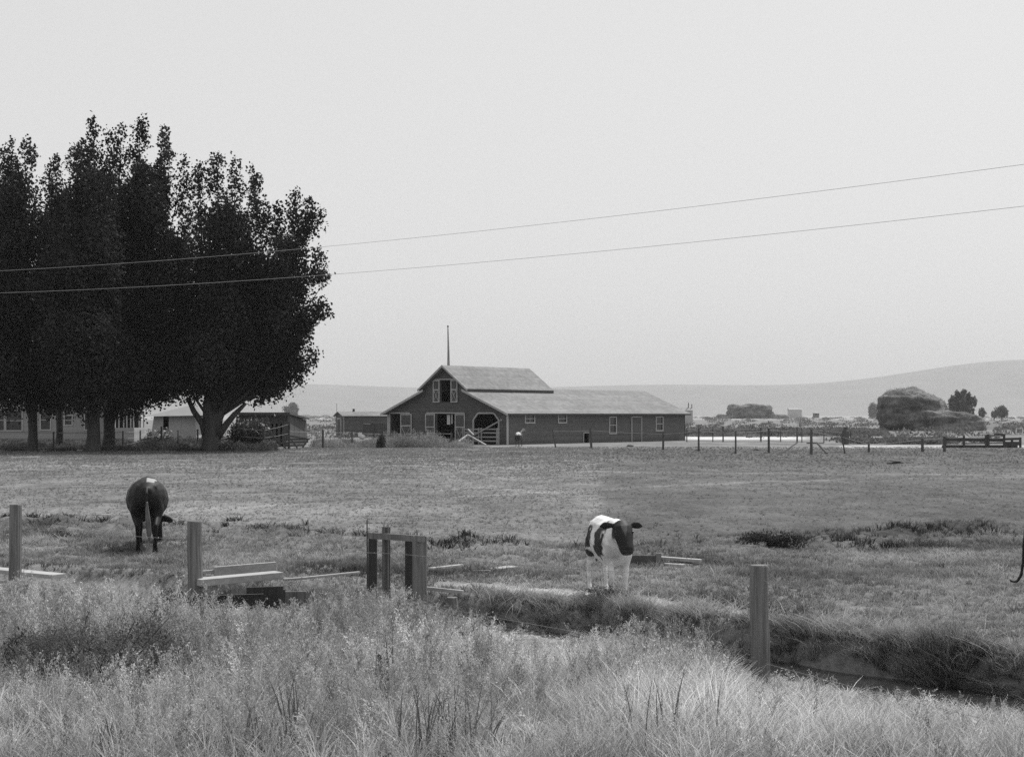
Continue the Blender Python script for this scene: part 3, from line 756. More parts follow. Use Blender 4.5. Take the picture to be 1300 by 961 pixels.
# barrel post
Y = YG(564); bx = X(1073.5, Y)
o = MB().tube([(bx, Y, 0), (bx, Y, .25), (bx, Y, 1.2), (bx, Y, 1.25)], [.3, .33, .31, .25], 12).tube([(bx, Y, 1.25), (bx, Y, 1.55)], [.2, .2], 8).build('strainer_post', M['farpost'])
props(o, 'thick dark stub post standing alone where the pale strip ends', 'post')

# corral of low boards at the right
cy = YG(568.5)
cr = root('board_corral', (X(1240, cy), cy, 0), 'low corral of dark boards at the foot of the rounded haystack', 'corral')
def cb(px0, py0, px1, py1, w, mat='farpost', dy=0, nm='board'):
    MB().bar((X(px0, cy + dy), cy + dy, Z(py0, cy + dy)), (X(px1, cy + dy), cy + dy, Z(py1, cy + dy)), .05, w).build(nm, M[mat], cr)
cb(1196, 566.8, 1292, 567.2, .25, 'darkwood'); cb(1200, 558, 1274, 559, .22, 'darkwood', .1); cb(1206, 556.5, 1274, 557, .1, 'rail', .2)
cb(1224, 563, 1276, 562, .12, 'plank', .3); cb(1230, 554.5, 1252, 555, .14, 'pale', .4); cb(1262, 551.5, 1274, 551.5, .14, 'darkwood', .1); cb(1244, 550.6, 1264, 551, .1, 'pale', .5)
cb(1276, 557.5, 1294, 557, .2, 'farpost', .3); cb(1276, 563, 1294, 563, .3, 'farpost', .35); cb(1224, 549, 1230, 554, .08, 'rail')
for px, tp in ((1199, 555), (1223, 553), (1251, 552), (1254, 551), (1274, 551), (1284, 556), (1294.5, 555)):
    MB().box((X(px, cy), cy - .15, Z(tp, cy) / 2), (.16, .14, Z(tp, cy))).build('post', M['darkwood'], cr)
# weathered panels further back
Y = 210; cp = root('pen_panels', (X(1280, Y), Y, 0), 'small white framed pen panels standing behind the corral', 'panel')
for (a, b, c_, d, mt) in ((1290, 1298, 544, 550, 'pale'), (1262, 1271, 543, 550, 'rail'), (1276, 1284, 545, 551, 'rail')):
    mb = MB()
    for z in (Z(c_, Y), Z(d, Y)): mb.bar((X(a, Y), Y, z), (X(b, Y), Y, z), .06, .1)
    for px in (a, b): mb.box((X(px, Y), Y - .02, (Z(c_, Y) + .05) / 2), (.1, .06, Z(c_, Y) + .05))
    mb.build('panel_frame', M[mt], cp)

# broken gate at the end of the yard fence
GY = 117.5; bg_ = root('broken_gate', (X(365, GY), GY, 0), 'broken dark board gate lying askew at the end of the yard fence', 'gate')
for (a, b, c_, d) in ((338, 558, 388, 552.5 + 5), (338, 562.5, 390, 560.8), (339, 567, 384, 565.5), (361, 552.5, 392, 557.5)):
    MB().bar((X(a, GY), GY, Z(b, GY)), (X(c_, GY), GY + .6, Z(d, GY + .6)), .05, .12).build('rail', M['farpost'], bg_)
for (a, b, c_, d) in ((337.5, 545, 363, 569), (370, 558, 378, 569), (392, 556.5, 384, 568.5), (361, 554, 358, 567)):
    MB().bar((X(a, GY), GY - .08, Z(b, GY)), (X(c_, GY), GY - .08, Z(d, GY)), .05, .13).build('brace', M['farpost'], bg_)

# ================================================================== overhead wires
for k, (yl, ym, yr, zz0) in enumerate(((344, 279.6, 209, 0), (372, 319.5, 262, 0))):
    YL, YR = 60.0, 34.6; pts = []
    xl, xr = X(0, YL), X(1300, YR)
    zl, zr = Z(yl, YL), Z(yr, YR)
    for i in range(-16, 57):
        t = i / 40; x = xl + (xr - xl) * t; Y = YL + (YR - YL) * t; z = zl + (zr - zl) * t
        z -= .30 * (1 - (2 * t - 1) ** 2) if 0 <= t <= 1 else -.30 * ((2 * t - 1) ** 2 - 1)
        pts.append((x, Y, z))
    o = MB().tube(pts, .0055, 5).build('overhead_wire', M['cable'])
    props(o, 'upper of the two thin overhead wires crossing the sky' if k == 0 else 'lower of the two thin overhead wires crossing the sky', 'wire')

# ================================================================== foreground fence and ditch woodwork
FP = [(20, 640, 25.0, .17), (247, 661, 22.7, .185), (963.5, 717, 16.0, .165), (1350, 0, 12.3, .165)]
ff = root('foreground_fence', (X(247, 22.7), 22.7, 0), 'barbed wire fence of stout square posts in the tall weeds', 'fence')
fps = [(X(px, Y), Y, Z(t, Y) if t else 1.1, w_) for px, t, Y, w_ in FP]
fps.insert(0, (-11.6, 27.2, 1.2, .17))
for (x, Y, zt, w_) in fps:
    ln = .02 * math.sin(x * 7); pts = [(x - ln, Y, -.5), (x + .005 - ln * .5, Y, zt * .3), (x - .003, Y, zt * .65), (x, Y, zt - .015), (x, Y, zt)]
    MB().tube(pts, [w_ * .60, w_ * .585, w_ * .57, w_ * .56, w_ * .52], 14).build('post', M['post'], ff)
rng2 = random.Random(5)
gatep = (X(505, 21.4), 21.4)
def strand(pts, nm='wire', barbs=True):
    mb = MB(); mb.tube(pts, .0032, 5)
    if barbs:
        for a, b in zip(pts[:-1], pts[1:]):
            a = Vector(a); b = Vector(b); L = (b - a).length; n = int(L / .13)
            for i in range(n):
                p = a.lerp(b, (i + .5) / n); v = Vector((rng2.uniform(-1, 1), rng2.uniform(-1, 1), rng2.uniform(-1, 1))).normalized() * .022
                mb.tube([p - v, p + v], .0022, 3)
    mb.build(nm, M['wire'], ff)
def sagged(a, b, sag, n=8): return [(a[0] + (b[0] - a[0]) * i / n, a[1] + (b[1] - a[1]) * i / n, a[2] + (b[2] - a[2]) * i / n - sag * 4 * (i / n) * (1 - i / n)) for i in range(n + 1)]
line = [fps[0][:2], fps[1][:2], fps[2][:2], gatep, fps[3][:2], fps[4][:2]]
for zs_, sag in (((.86, .86, .81, .72, .93, .9), .03), ((.1, .1, .12, .1, .10, .09), .02)):
    for i in range(5):
        if zs_[0] < .2 and i not in (3, 4): continue
        strand(sagged((*line[i], zs_[i]), (*line[i + 1], zs_[i + 1]), sag))

# headgate: two upright frames with a cross rail and a gate stem
HG = root('headgate', (X(505, 21.5), 21.5, -.4), 'wooden irrigation headgate frame with a raised gate board at its middle', 'gate')
def hb(px0, px1, pt_, Y, dep, zb, nm, mat='post'):
    MB().box(((X(px0, Y) + X(px1, Y)) / 2, Y + dep / 2, (Z(pt_, Y) + zb) / 2), (X(px1, Y) - X(px0, Y), dep, Z(pt_, Y) - zb)).build(nm, M[mat], HG, bevel=.006)
hb(467.5, 478.5, 677, 22.0, .06, -.5, 'upright_plank', 'darkwood'); 
hb(514, 523.5, 682, 21.55, .07, -.5, 'upright_plank', 'darkwood')
hb(523.8, 541.5, 680.5, 21.3, .10, -.5, 'gate_post')
MB().bar((X(468, 21.95), 21.9, Z(679.5, 21.9)), (X(538, 21.2), 21.24, Z(684, 21.24)), .05, .085).build('cross_rail', M['post'], HG)
hb(485, 495.5, 668.5, 21.75, .05, -.45, 'gate_stem')
for px in (487.4, 492.6): MB().box((X(px, 21.7), 21.71, .5), (.012, .03, 1.2)).build('stem_batten', M['post'], HG)
MB().tube([(X(467, 21.7), 21.7, -.1), (X(466, 21.7), 21.7, Z(660, 21.7))], [.014, .009], 5).build('iron_rod', M['metal'], HG)

# timber culvert box to the left of it
CB = root('culvert_box', (X(320, 23), 23, -.4), 'open timber culvert box with a thick pale plank lid over the ditch', 'culvert')
Yc = 22.6
def plank(p, q, w_, h_, name, par, mat='plank', up=(0, 0, 1)):
    return MB().bar(p, q, w_, h_, up=up).build(name, M[mat], par, bevel=.004)
plank(P(250, 739, 22.6), P(354, 729.5, 23.4), .28, .10, 'lid_plank', CB)
plank(P(272, 725.5, 24.3), P(350, 719, 24.9), .06, .15, 'back_board', CB); plank(P(255, 726.5, 24.2), P(290, 723.5, 24.5), .05, .05, 'back_rail', CB)
mb = MB().box((X(290, 23.3), 23.25, -.26), (1.05, .05, .42), rz=.3); mb.build('side_board', M['darkwood'], CB)
mb = MB().box((X(336, 23.9), 23.9, -.3), (.55, .05, .6), rz=.3); mb.build('back_wall', M['darkwood'], CB)
mb = MB().box((X(375, 23.4), 23.35, -.22), (.33, .05, .42), rz=.12); mb.build('wing_board', M['post'], CB)
MB().box((X(360, 23.2), 23.2, -.25), (.05, .05, .56)).build('corner_post', M['darkwood'], CB)
plank(P(360, 735.5, 23.25), P(388, 733.5, 23.35), .07, .03, 'wing_cap', CB)

def loose(p, q, w_, h_, lab, nm='loose_plank', mat='plank'):
    o = MB().bar(p, q, w_, h_).build(nm, M[mat], bevel=.004); return props(o, lab, 'plank')
loose(P(383, 734, 23.0), P(456, 726.5, 23.9), .05, .035, 'long thin pole reaching from the culvert box to the headgate', 'loose_pole')
loose(P(546, 722, 25.6), P(586, 717.5, 26.4), .10, .04, 'pale plank just beyond the right post of the headgate')
loose(P(620, 724, 26.2), P(652, 720.5, 26.6), .22, .06, 'weathered plank half buried in the grass beside the path')
loose(P(600, 725.5, 25.9), P(622, 725, 25.8), .1, .04, 'short dark plank end beside the half buried plank', mat='post')
loose(P(541, 746.5, 22.6), P(588, 751.5, 22.4), .05, .05, 'pale rail lying low at the foot of the headgate')
loose(P(-12, 722.5, 26.4), P(75, 731, 25.6), .30, .06, 'long pale plank lying behind the leftmost fence post')
loose(P(834, 708, 27.6), P(890, 712, 27.3), .14, .06, 'long pale plank lying on the bank behind the spotted calf')
loose(P(844, 716.5, 26.9), P(868, 718, 26.7), .1, .05, 'short pale plank below the long plank near the calf')
o = MB().tube([P(574, 758, 22.1), P(574, 771, 22.1)], [.075, .085], 10).build('stump', M['post']); props(o, 'short pale wooden stump at the end of the low rail', 'stump')
Yw = 27.0; wl = root('wooden_weir', (X(815, Yw), Yw, -.1), 'dark board weir wall in the bank behind the calf legs', 'weir')
MB().box((X(815, Yw), Yw, .03), (.58, .05, .34), rz=-.06).build('board', M['farpost'], wl, bevel=.004)
MB().box((X(836, Yw), Yw, .05), (.09, .09, .38)).build('end_post', M['post'], wl)
MB().bar(P(798, 726, Yw - .15), P(835, 728, Yw - .15), .06, .1).build('sill', M['darkwood'], wl)

# ================================================================== organic bodies
def organic(name, tubes, voxel, smooth, mat, parent, tonef, world=None, subtract=None):
    """tubes joined into one continuous skin; world: matrix placing local to world"""
    mb = MB()
    for pts, rad in tubes: mb.tube(pts, rad, 16)
    me = bpy.data.meshes.new('tmp'); me.from_pydata(mb.v, [], mb.f)
    bm = bmesh.new(); bm.from_mesh(me); bmesh.ops.recalc_face_normals(bm, faces=bm.faces); bm.to_mesh(me); bm.free()
    ob = bpy.data.objects.new('tmp', me); COL.objects.link(ob)
    r = ob.modifiers.new('r', 'REMESH'); r.mode = 'VOXEL'; r.voxel_size = voxel
    s = ob.modifiers.new('s', 'SMOOTH'); s.iterations = smooth; s.factor = .5
    dg = bpy.context.evaluated_depsgraph_get(); dg.update()
    me2 = bpy.data.meshes.new_from_object(ob.evaluated_get(dg), depsgraph=dg); bpy.data.objects.remove(ob)
    n = len(me2.vertices); co = np.empty(n * 3, np.float32); me2.vertices.foreach_get('co', co); co = co.reshape(-1, 3)
    t = np.array(tonef(co), float)
    if 'tone' in me2.attributes: me2.attributes.remove(me2.attributes['tone'])
    a = me2.attributes.new('tone', 'FLOAT', 'POINT'); a.data.foreach_set('value', t.astype(np.float32))
    if world is not None: me2.transform(world)
    me2.polygons.foreach_set('use_smooth', np.ones(len(me2.polygons), bool))
    me2.name = name
    me2.materials.clear()
    return link_mesh(name, me2, mat, parent)

def cow_tubes(legs, neck, ears, tail, fat=1.0, hipw=1.0, lg_=1.0):
    def Lr(a): return [(p[0] * lg_ if i > 1 else p[0], p[1] * lg_ if i > 1 else p[1]) for i, p in enumerate(a)]
    T_ = [([(0, -.80, .98), (0, -.72, .96), (0, -.55, .93), (0, -.15, .86), (0, .2, .85), (0, .45, .88), (0, .62, .9), (0, .72, .9)],
           [(.10 * hipw, .12), (.21 * hipw, .23), (.265 * fat, .31), (.31 * fat, .37), (.29 * fat, .37), (.235 * fat, .36), (.18 * fat, .28), (.1, .16)])]
    T_.append(([(-.17 * hipw, -.66, 1.07), (.17 * hipw, -.66, 1.07)], [.07, .07]))               # hip bones
    for sd, lg in zip((-1, 1), legs[:2]):     # hind legs: (fore-aft shift, side)
        f = lg; x = sd * .165 * hipw
        T_.append(([(x * .8, -.58, .88), (x * 1.05, -.54, .68), (x, -.60 + f * .3, .54), (x * .9, -.74 + f * .7, .44), (x * .88, -.71 + f * .9, .28), (x * .86, -.68 + f, .13), (x * .86, -.65 + f, .06), (x * .86, -.62 + f, 0)],
                   Lr([(.13, .17), (.115, .16), (.07, .10), (.045, .055), (.036, .038), (.036, .036), (.042, .046), (.05, .06)])))
    for sd, lg in zip((-1, 1), legs[2:]):
        f = lg; x = sd * .14 * hipw ** .7
        T_.append(([(x * 1.05, .48, .86), (x * 1.15, .47, .66), (x, .48 + f * .3, .5), (x * .95, .50 + f * .6, .36), (x * .9, .49 + f * .8, .2), (x * .9, .49 + f, .12), (x * .9, .51 + f, .06), (x * .9, .53 + f, 0)],
                   Lr([(.085, .13), (.08, .11), (.055, .06), (.05, .05), (.034, .034), (.034, .034), (.042, .045), (.048, .058)])))
    T_.append(neck[0]); T_.append(neck[1])
    T_ += ears
    T_.append(tail)
    return T_
def place(loc, heading, scale=1.0):
    """heading: direction the body faces, angle from +Y towards +X"""
    return Matrix.Translation(Vector(loc)) @ Matrix.Rotation(-heading, 4, 'Z') @ Matrix.Scale(scale, 4)

# ---- spotted calf facing the viewer, three quarters on
CYc = 22.6; cx0 = X(774, CYc)
calf = root('calf', (cx0, CYc, 0), 'black and white spotted calf with a dark face looking at the viewer', 'calf')
head_dir = Vector((-.05, .50, -.86)).normalized()
hp0 = Vector((.08, .95, 1.17))
neck = (([(0, .5, .98), (.04, .75, 1.06), (.07, .88, 1.13)], [(.14, .23), (.115, .18), (.10, .13)]),
        ([tuple(hp0 + Vector((0, -.03, .03))), tuple(hp0 + head_dir * .06), tuple(hp0 + head_dir * .17), tuple(hp0 + head_dir * .31), tuple(hp0 + head_dir * .41), tuple(hp0 + head_dir * .475)],
         [(.115, .09), (.155, .12), (.15, .12), (.118, .10), (.112, .09), (.085, .06)]))
side = Vector((1, -.1, 0)).normalized()
ears = []
for sd in (-1, 1):
    e0 = hp0 + side * sd * .12 + Vector((0, -.02, .0)); ears.append(([tuple(e0), tuple(e0 + side * sd * .07 + Vector((0, 0, .0))), tuple(e0 + side * sd * .14 + Vector((0, 0, -.005))), tuple(e0 + side * sd * .21 + Vector((0, 0, -.02)))],
                 [(.026, .03), (.02, .052), (.018, .06), (.008, .015)]))
tail = ([(0, -.80, 1.05), (-.02, -.88, .98), (-.03, -.90, .7), (-.03, -.89, .45)], [.03, .022, .018, .014])
heading = math.radians(180 - 12)
Mx = place((cx0, CYc, 0), heading, .925)
inv = Mx.inverted()
def calf_tone(c):
    x, y, z = c[:, 0], c[:, 1], c[:, 2]
    wht, blk = .66, .013
    def sp(cy_, cz_, ry, rz_, s=0, tilt=0):
        dy = (y - cy_) - tilt * (z - cz_); q = (dy / ry) ** 2 + ((z - cz_) / rz_) ** 2 + 1.5 * fbm(y + x, z, .12, 5 + s)
        return 1 - sstep(.8, 1.25, q)
    b = np.maximum(np.maximum(sp(-.42, .90, .17, .26, 0, .25), sp(.20, .92, .22, .27, 1, .3)), sstep(.60, .66, y) * sstep(.92, .98, z))
    b = b * np.maximum(1 - sstep(1.07, 1.11, z), sstep(.22, .28, y))
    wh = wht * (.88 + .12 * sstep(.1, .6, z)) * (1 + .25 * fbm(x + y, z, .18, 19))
    t = wh * (1 - b) + blk * b
    head = (y > .845); t = np.where(head, blk, t)
    t = np.where(head & (z < hp0.z - .34), .035, t)
    # grey blaze on the brow
    hx_ = x - hp0.x; bl = head & (np.abs(hx_) < .045 - .34 * np.clip(hp0.z - z - .02, 0, 1)) & (z < hp0.z + .02) & (z > hp0.z - .2)
    t = np.where(bl, .07, t)
    t = np.where((y < -.84), blk, t)
    t = t * (1 + .35 * fbm(x * 3 + y * 2, z * 3, .25, 77)); t = np.where((z < .05), .05, t)
    return t
cb_ = organic('body', cow_tubes((.05, -.12, .0, .08), neck, ears, tail, fat=.84, hipw=.8, lg_=.88), .014, 5, M['hide'], None, calf_tone, Mx)
cb_.parent = calf; cb_.data.transform(Matrix.Translation(-Vector(calf.location)))
for sd in (-1, 1):
    e = Mx @ (hp0 + head_dir * .13 + side * sd * .128 + Vector((0, .055, .02)))
    mb = MB(); bm = bmesh.new(); bmesh.ops.create_uvsphere(bm, u_segments=10, v_segments=8, radius=.017)
    me = bpy.data.meshes.new('eye'); bm.to_mesh(me); bm.free(); o = link_mesh('eye', me, M['eye'], calf, e - calf.location)

# ---- dark cow grazing, seen from behind
GYc = 30.6; gx0 = X(187.5, GYc) - .03
cow = root('cow', (gx0, GYc, 0), 'dark brown cow grazing head down, its rump and pale tail towards the viewer', 'cow')
neck = (([(0.0, .6, .92), (.03, .85, .72), (.07, 1.02, .5)], [(.17, .26), (.13, .2), (.1, .13)]),
        ([(.08, 1.0, .5), (.12, 1.06, .38), (.15, 1.12, .22), (.17, 1.16, .08), (.18, 1.18, .02)], [(.10, .10), (.125, .12), (.10, .10), (.08, .08), (.06, .05)]))
ears = [([(.20, 1.03, .46), (.28, 1.02, .46), (.37, 1.01, .43), (.43, 1.0, .40)], [(.03, .03), (.04, .07), (.035, .06), (.015, .03)]), ([(0, 1.03, .46), (-.08, 1.02, .46), (-.17, 1.01, .43)], [(.03, .03), (.03, .07), (.015, .03)])]
tail = ([(0, -.78, 1.08), (.0, -.875, 1.0), (.0, -.89, .8), (.01, -.90, .6)], [.04, .032, .026, .026])
Mx = place((gx0, GYc + .1, 0), math.radians(-12), 1.13)
def cow_tone(c):
    x, y, z = c[:, 0], c[:, 1], c[:, 2]
    t = np.full(len(c), .009) + .006 * noise(x + y, z, .2, 3)
    t = np.where((z > 1.175 + .05 * noise(x, y, .08, 4)) & (x > .0) & (x < .16) & (y < -.1), .3, t)
    return t
o = organic('body', cow_tubes((.12, -.10, .05, -.08), neck, ears, tail, fat=1.17), .018, 5, M['hide'], None, cow_tone, Mx)
o.parent = cow; o.data.transform(Matrix.Translation(-Vector(cow.location)))
# pale switch of the tail
o = organic('tail_switch', [([(.01, -.905, .86), (.015, -.915, .7), (.03, -.92, .5), (.045, -.91, .32), (.05, -.90, .2)], [(.016, .02), (.032, .03), (.048, .035), (.042, .03), (.015, .015)])], .012, 2, M['hide'], None,
            lambda c: .11 + .07 * noise(c[:, 0] * 6, c[:, 2], .1, 8), Mx)
o.parent = cow; o.data.transform(Matrix.Translation(-Vector(cow.location)))

# ---- black cow standing just past the edge, tail swinging into view
BYc = 21.6; bx0 = X(1300, BYc) + .905
bc = root('cow', (bx0, BYc, 0), 'black cow at the edge of the picture with only its hooked tail showing', 'cow')
neck = (([(0, .6, .98), (0, .85, 1.05), (0, 1.0, 1.12)], [(.17, .26), (.13, .2), (.1, .14)]), ([(0, .98, 1.18), (0, 1.05, 1.12), (0, 1.2, .95), (0, 1.33, .82)], [(.09, .09), (.12, .12), (.09, .09), (.06, .06)]))
ears = [([(.1, 1.0, 1.18), (.2, 1.0, 1.17), (.3, 1.0, 1.14)], [(.03, .03), (.03, .06), (.015, .03)]), ([(-.1, 1.0, 1.18), (-.2, 1.0, 1.17), (-.3, 1.0, 1.14)], [(.03, .03), (.03, .06), (.015, .03)])]
tail = ([(0, -.78, 1.08), (.0, -.84, .98), (.0, -.865, .75), (.0, -.875, .55), (.0, -.90, .38), (0, -.96, .30), (0, -1.03, .31), (0, -1.06, .34)], [.035, .028, .024, .022, .024, .024, .022, .01])
Mx = place((bx0, BYc, 0), math.radians(90), 1.05)
o = organic('body', cow_tubes((.05, -.05, .0, .0), neck, ears, tail), .02, 4, M['hide'], None, lambda c: np.full(len(c), .012), Mx)
o.parent = bc; o.data.transform(Matrix.Translation(-Vector(bc.location)))

# ---- small horse by the barn
HYc = 131.0; hx0 = X(659, HYc)
hr = root('horse', (hx0, HYc, 0), 'small horse with a white rump and raised head beside the barn wall', 'horse')
neck = (([(0, .6, 1.0), (.08, .8, 1.2), (.16, .92, 1.42)], [(.14, .24), (.10, .16), (.08, .11)]), ([(.16, .90, 1.46), (.2, 1.0, 1.42), (.25, 1.15, 1.26), (.27, 1.2, 1.18)], [(.07, .08), (.09, .10), (.06, .07), (.05, .05)]))
ears = [([(.13, .9, 1.5), (.12, .9, 1.6)], [.03, .012]), ([(.2, .9, 1.5), (.21, .9, 1.6)], [.03, .012])]
tail = ([(0, -.78, 1.08), (0, -.86, .98), (0, -.88, .6), (0, -.86, .35)], [.04, .05, .055, .02])
Mx = place((hx0, HYc, 0), math.radians(12), .97)
def horse_tone(c): return np.where((c[:, 2] > .98) & (c[:, 1] < -.35) & (c[:, 0] > -.15), .5, np.where(c[:, 2] > 1.25, .2, .04))  # white rump patch, greyer head, dark body
o = organic('body', cow_tubes((.05, -.1, .05, 0), neck, ears, tail), .03, 3, M['hide'], None, horse_tone, Mx)
o.parent = hr; o.data.transform(Matrix.Translation(-Vector(hr.location)))

# ================================================================== haystacks
def haystack(name, label, tubes, voxel, center, straw_n, straw, seed):
    r = root(name, center, label, 'haystack')
    o = organic('hay_mass', tubes, voxel, 6, M['haystack'], None, lambda c: np.full(len(c), .15))
    me = o.data; n = len(me.vertices); co = np.empty(n * 3, np.float32); me.vertices.foreach_get('co', co); co = co.reshape(-1, 3)
    no = np.empty(n * 3, np.float32); me.vertices.foreach_get('normal', no); no = no.reshape(-1, 3)
    d = fbm(co[:, 0] + co[:, 1] * .7, co[:, 2] * 1.8, voxel * 7, seed, 4) * voxel * 1.9 + noise(co[:, 0] * .3 + co[:, 1] * .3, co[:, 2] * 2.2, voxel * 2.5, seed + 3) * voxel * 1.5
    co2 = co + no * d[:, None]
    tt = .13 + .12 * fbm(co[:, 0] - co[:, 1], co[:, 2] * 2, voxel * 5, seed + 9)
    me.attributes['tone'].data.foreach_set('value', np.clip(tt, .05, .3).astype(np.float32))
    me.vertices.foreach_set('co', co2.astype(np.float32).ravel()); me.update()
    me.transform(Matrix.Translation(-Vector(center))); o.parent = r
    rng = np.random.default_rng(seed); ix = rng.integers(0, n, straw_n)
    V, Q, T_ = rand_leaves(co2[ix] + no[ix] * straw * .25 + rng.normal(size=(straw_n, 3)) * straw * .4, straw, rng.uniform(.08, .24, straw_n), up=-.3, aspect=.25, rng=rng)
    np_mesh('loose_straw', V, Q, T_, M['weed'], r)
    return r
Y = 262.0; k = Y / F
def HP(px, py, dy=0): return ((px - CX) * k, Y + dy, CZ - (py - HY) * k)
S1 = [([HP(1122, 536, 2), HP(1126, 535, 2), HP(1142, 534, 2), HP(1170, 534, 3), HP(1194, 536, 3), HP(1200, 538, 3)], [(3.0, 1.8), (4.0, 2.7), (4.8, 3.1), (4.8, 3.1), (4.0, 2.8), (2.6, 1.6)]),
      ([HP(1123, 520, 2), HP(1127, 518, 2), HP(1135, 515, 2), HP(1147, 513, 2), HP(1164, 513, 3), HP(1180, 515, 3), HP(1193, 518, 3), HP(1202, 523, 3), HP(1206, 527, 3)], [(2.6, 1.3), (3.4, 1.9), (4.0, 2.4), (4.4, 2.8), (4.5, 2.85), (4.2, 2.5), (3.6, 2.1), (2.6, 1.5), (1.4, .8)]),
      ([HP(1185, 549, -1), HP(1187, 530, -1), HP(1188, 526, -1)], [(4.2, 2.6), (3.6, 2.2), (2.2, 1.4)]),
      ([HP(1170, 546, -1.5), HP(1195, 546, -1.5), HP(1215, 546, -1.5), HP(1236, 547, -1.5), HP(1247, 550, -1.5)], [(2.6, 3.0), (2.8, 3.5), (2.8, 3.1), (2.4, 2.6), (1.2, 1.2)])]
haystack('haystack', 'big rounded weathered haystack with a lower shoulder, behind the board corral', S1, .32, HP(1175, 547), 7000, .22, 5)
Y = 1150.0; k = Y / F
S2 = [([HP(907, 531.5), HP(912, 530.5), HP(948, 530.5), HP(998, 530.5), HP(1003, 531.5)], [(2.5, 1.6), (3.5, 2.6), (4, 3.0), (3.5, 2.6), (2.5, 1.4)]),
      ([HP(924, 526, 0), HP(925, 526, 0), HP(955, 526, 0), HP(981, 526.5, 0), HP(982, 526.5, 0)], [(4, 2.5), (5, 3.2), (5, 3.2), (5, 3.2), (4, 2.5)]),
      ([HP(925, 519.5, 0), HP(926, 519, 0), HP(955, 518.5, 0), HP(978, 519.5, 0), HP(979, 520, 0)], [(3.5, 2.0), (4.5, 2.7), (4.5, 2.8), (4.5, 2.7), (3.5, 2.0)])]
haystack('haystack', 'far flat topped haystack with stepped ends out in the hazy field', S2, .7, HP(952, 531), 1200, .6, 8)

# ================================================================== trees
def plume_tree(name, label, base, trunk_r, plumes, leaf=.23, dens=1.0, tone=(.02, .055), cat='tree', group=None, seed=1, fork=3.2, trunk_top=None, nleaf=26, lobe=1.0, stems=None):
    """base (px, Y); plumes: (tip px, tip py, radius px, bottom py, depth offset m)"""
    rng = np.random.default_rng(seed)
    px, Y = base; bx = X(px, Y); r = root(name, (bx, Y, 0), label, cat, group)
    mb = MB(); zf_ = fork
    mb.tube([(bx, Y, -.3), (bx, Y, .25), (bx + .05, Y, 1.2), (bx, Y, zf_)], [trunk_r * 1.7, trunk_r * 1.25, trunk_r, trunk_r * .95], 12)
    C = []
    for i, (tx, ty, rp, by, dyo) in enumerate(plumes):
        x = X(tx, Y); zt = Z(ty, Y); zb = Z(by, Y); R = rp / F * Y
        # limb
        sr = trunk_r * .3 * (zt / 24) + .05
        mid = (bx + (x - bx) * .42, Y + dyo * .5, zf_ + (zt - zf_) * .22)
        mb.tube([(bx + (x - bx) * .04, Y, zf_ - .7), mid, (x - (x - bx) * .34, Y + dyo * .8, zf_ + (zt - zf_) * .5), (x, Y + dyo, zt - R * 1.2 - .6)], [sr * 1.3, sr, sr * .4, .015], 7)
        H_ = zt - zb; n = max(5, int(dens * H_ * max(R, .8) * 1.9))
        t = (np.arange(n) + rng.uniform(0, 1, n)) / n; ph = rng.uniform(0, 2 * math.pi, n)
        prof = np.clip((t + .12) / .3, 0, 1) * np.clip((1.05 - t) / .24, 0, 1) ** .55
        br = np.clip(R * .72, .7 * lobe, 1.35 * lobe) * (1 - .3 * np.clip((t - .8) / .2, 0, 1)) * rng.uniform(.7, 1.25, n)
        rad = np.maximum(R * prof * (1.08 + .25 * rng.normal(size=n)) - br * .55, 0) * np.sqrt(rng.uniform(.3, 1, n))
        pull = (1 - t) ** 2 * .25
        cx = x + (bx - x) * pull + np.cos(ph) * rad; cy = Y + dyo * (1 - pull) + np.sin(ph) * rad; cz = zb + br * 1.15 + t * np.maximum(H_ - br * 1.15 - br.mean() * .8, .1)
        C.append(np.stack([cx, cy, cz, br], -1))
    C = np.concatenate(C); n = len(C)
    cnt = np.maximum(10, (nleaf * 10 * (C[:, 3] / lobe) ** 2).astype(int)); ix = np.repeat(np.arange(n), cnt); N = len(ix)
    d = rng.normal(size=(N, 3)); d /= np.linalg.norm(d, axis=1)[:, None]
    lump = 1 + .9 * noise(d[:, 0] * 2 + ix * 3.1, d[:, 2] * 2 + d[:, 1] * 1.4, .8, seed)
    rr_ = rng.uniform(.05, 1, N) ** .45 * np.minimum(lump, 1.28) * C[ix, 3]
    L = C[ix, :3] + d * rr_[:, None] * np.array([1, 1, 1.35])
    ct = rng.uniform(tone[0], tone[1], n)[ix] * rng.uniform(.75, 1.25, N)
    V, Q, T_ = rand_leaves(L, leaf, ct, up=-.1, aspect=.75, rng=rng)
    if stems:
        for pts, rad in stems: mb.tube(pts, rad, 9)
    mb.build('trunk', M['bark'], r, smooth=True)
    np_mesh('crown', V, Q, T_, M['leaf'], r)
    return r
G_ = 'big shade trees around the farmhouse'
plume_tree('shade_tree', 'shade tree whose trunk stands farthest left, before the tall farmhouse windows', (41, 112), .33,
    [(-25, 205, 26, 512, 0), (-4, 183, 22, 515, 2), (15, 171, 17, 505, 0), (37, 165, 17, 510, -1), (25, 230, 34, 528, -2), (60, 192, 16, 505, 1), (5, 330, 40, 528, -3), (45, 380, 38, 530, 3), (75, 300, 25, 520, -1)], group=G_, seed=3)
plume_tree('shade_tree', 'slim trunked shade tree second from the left, by the farmhouse windows', (75, 121), .26,
    [(72, 193, 14, 500, 0), (95, 163, 17, 520, 1), (85, 240, 30, 525, -2), (104, 205, 20, 522, 2), (70, 330, 30, 525, 2)], group=G_, seed=5)
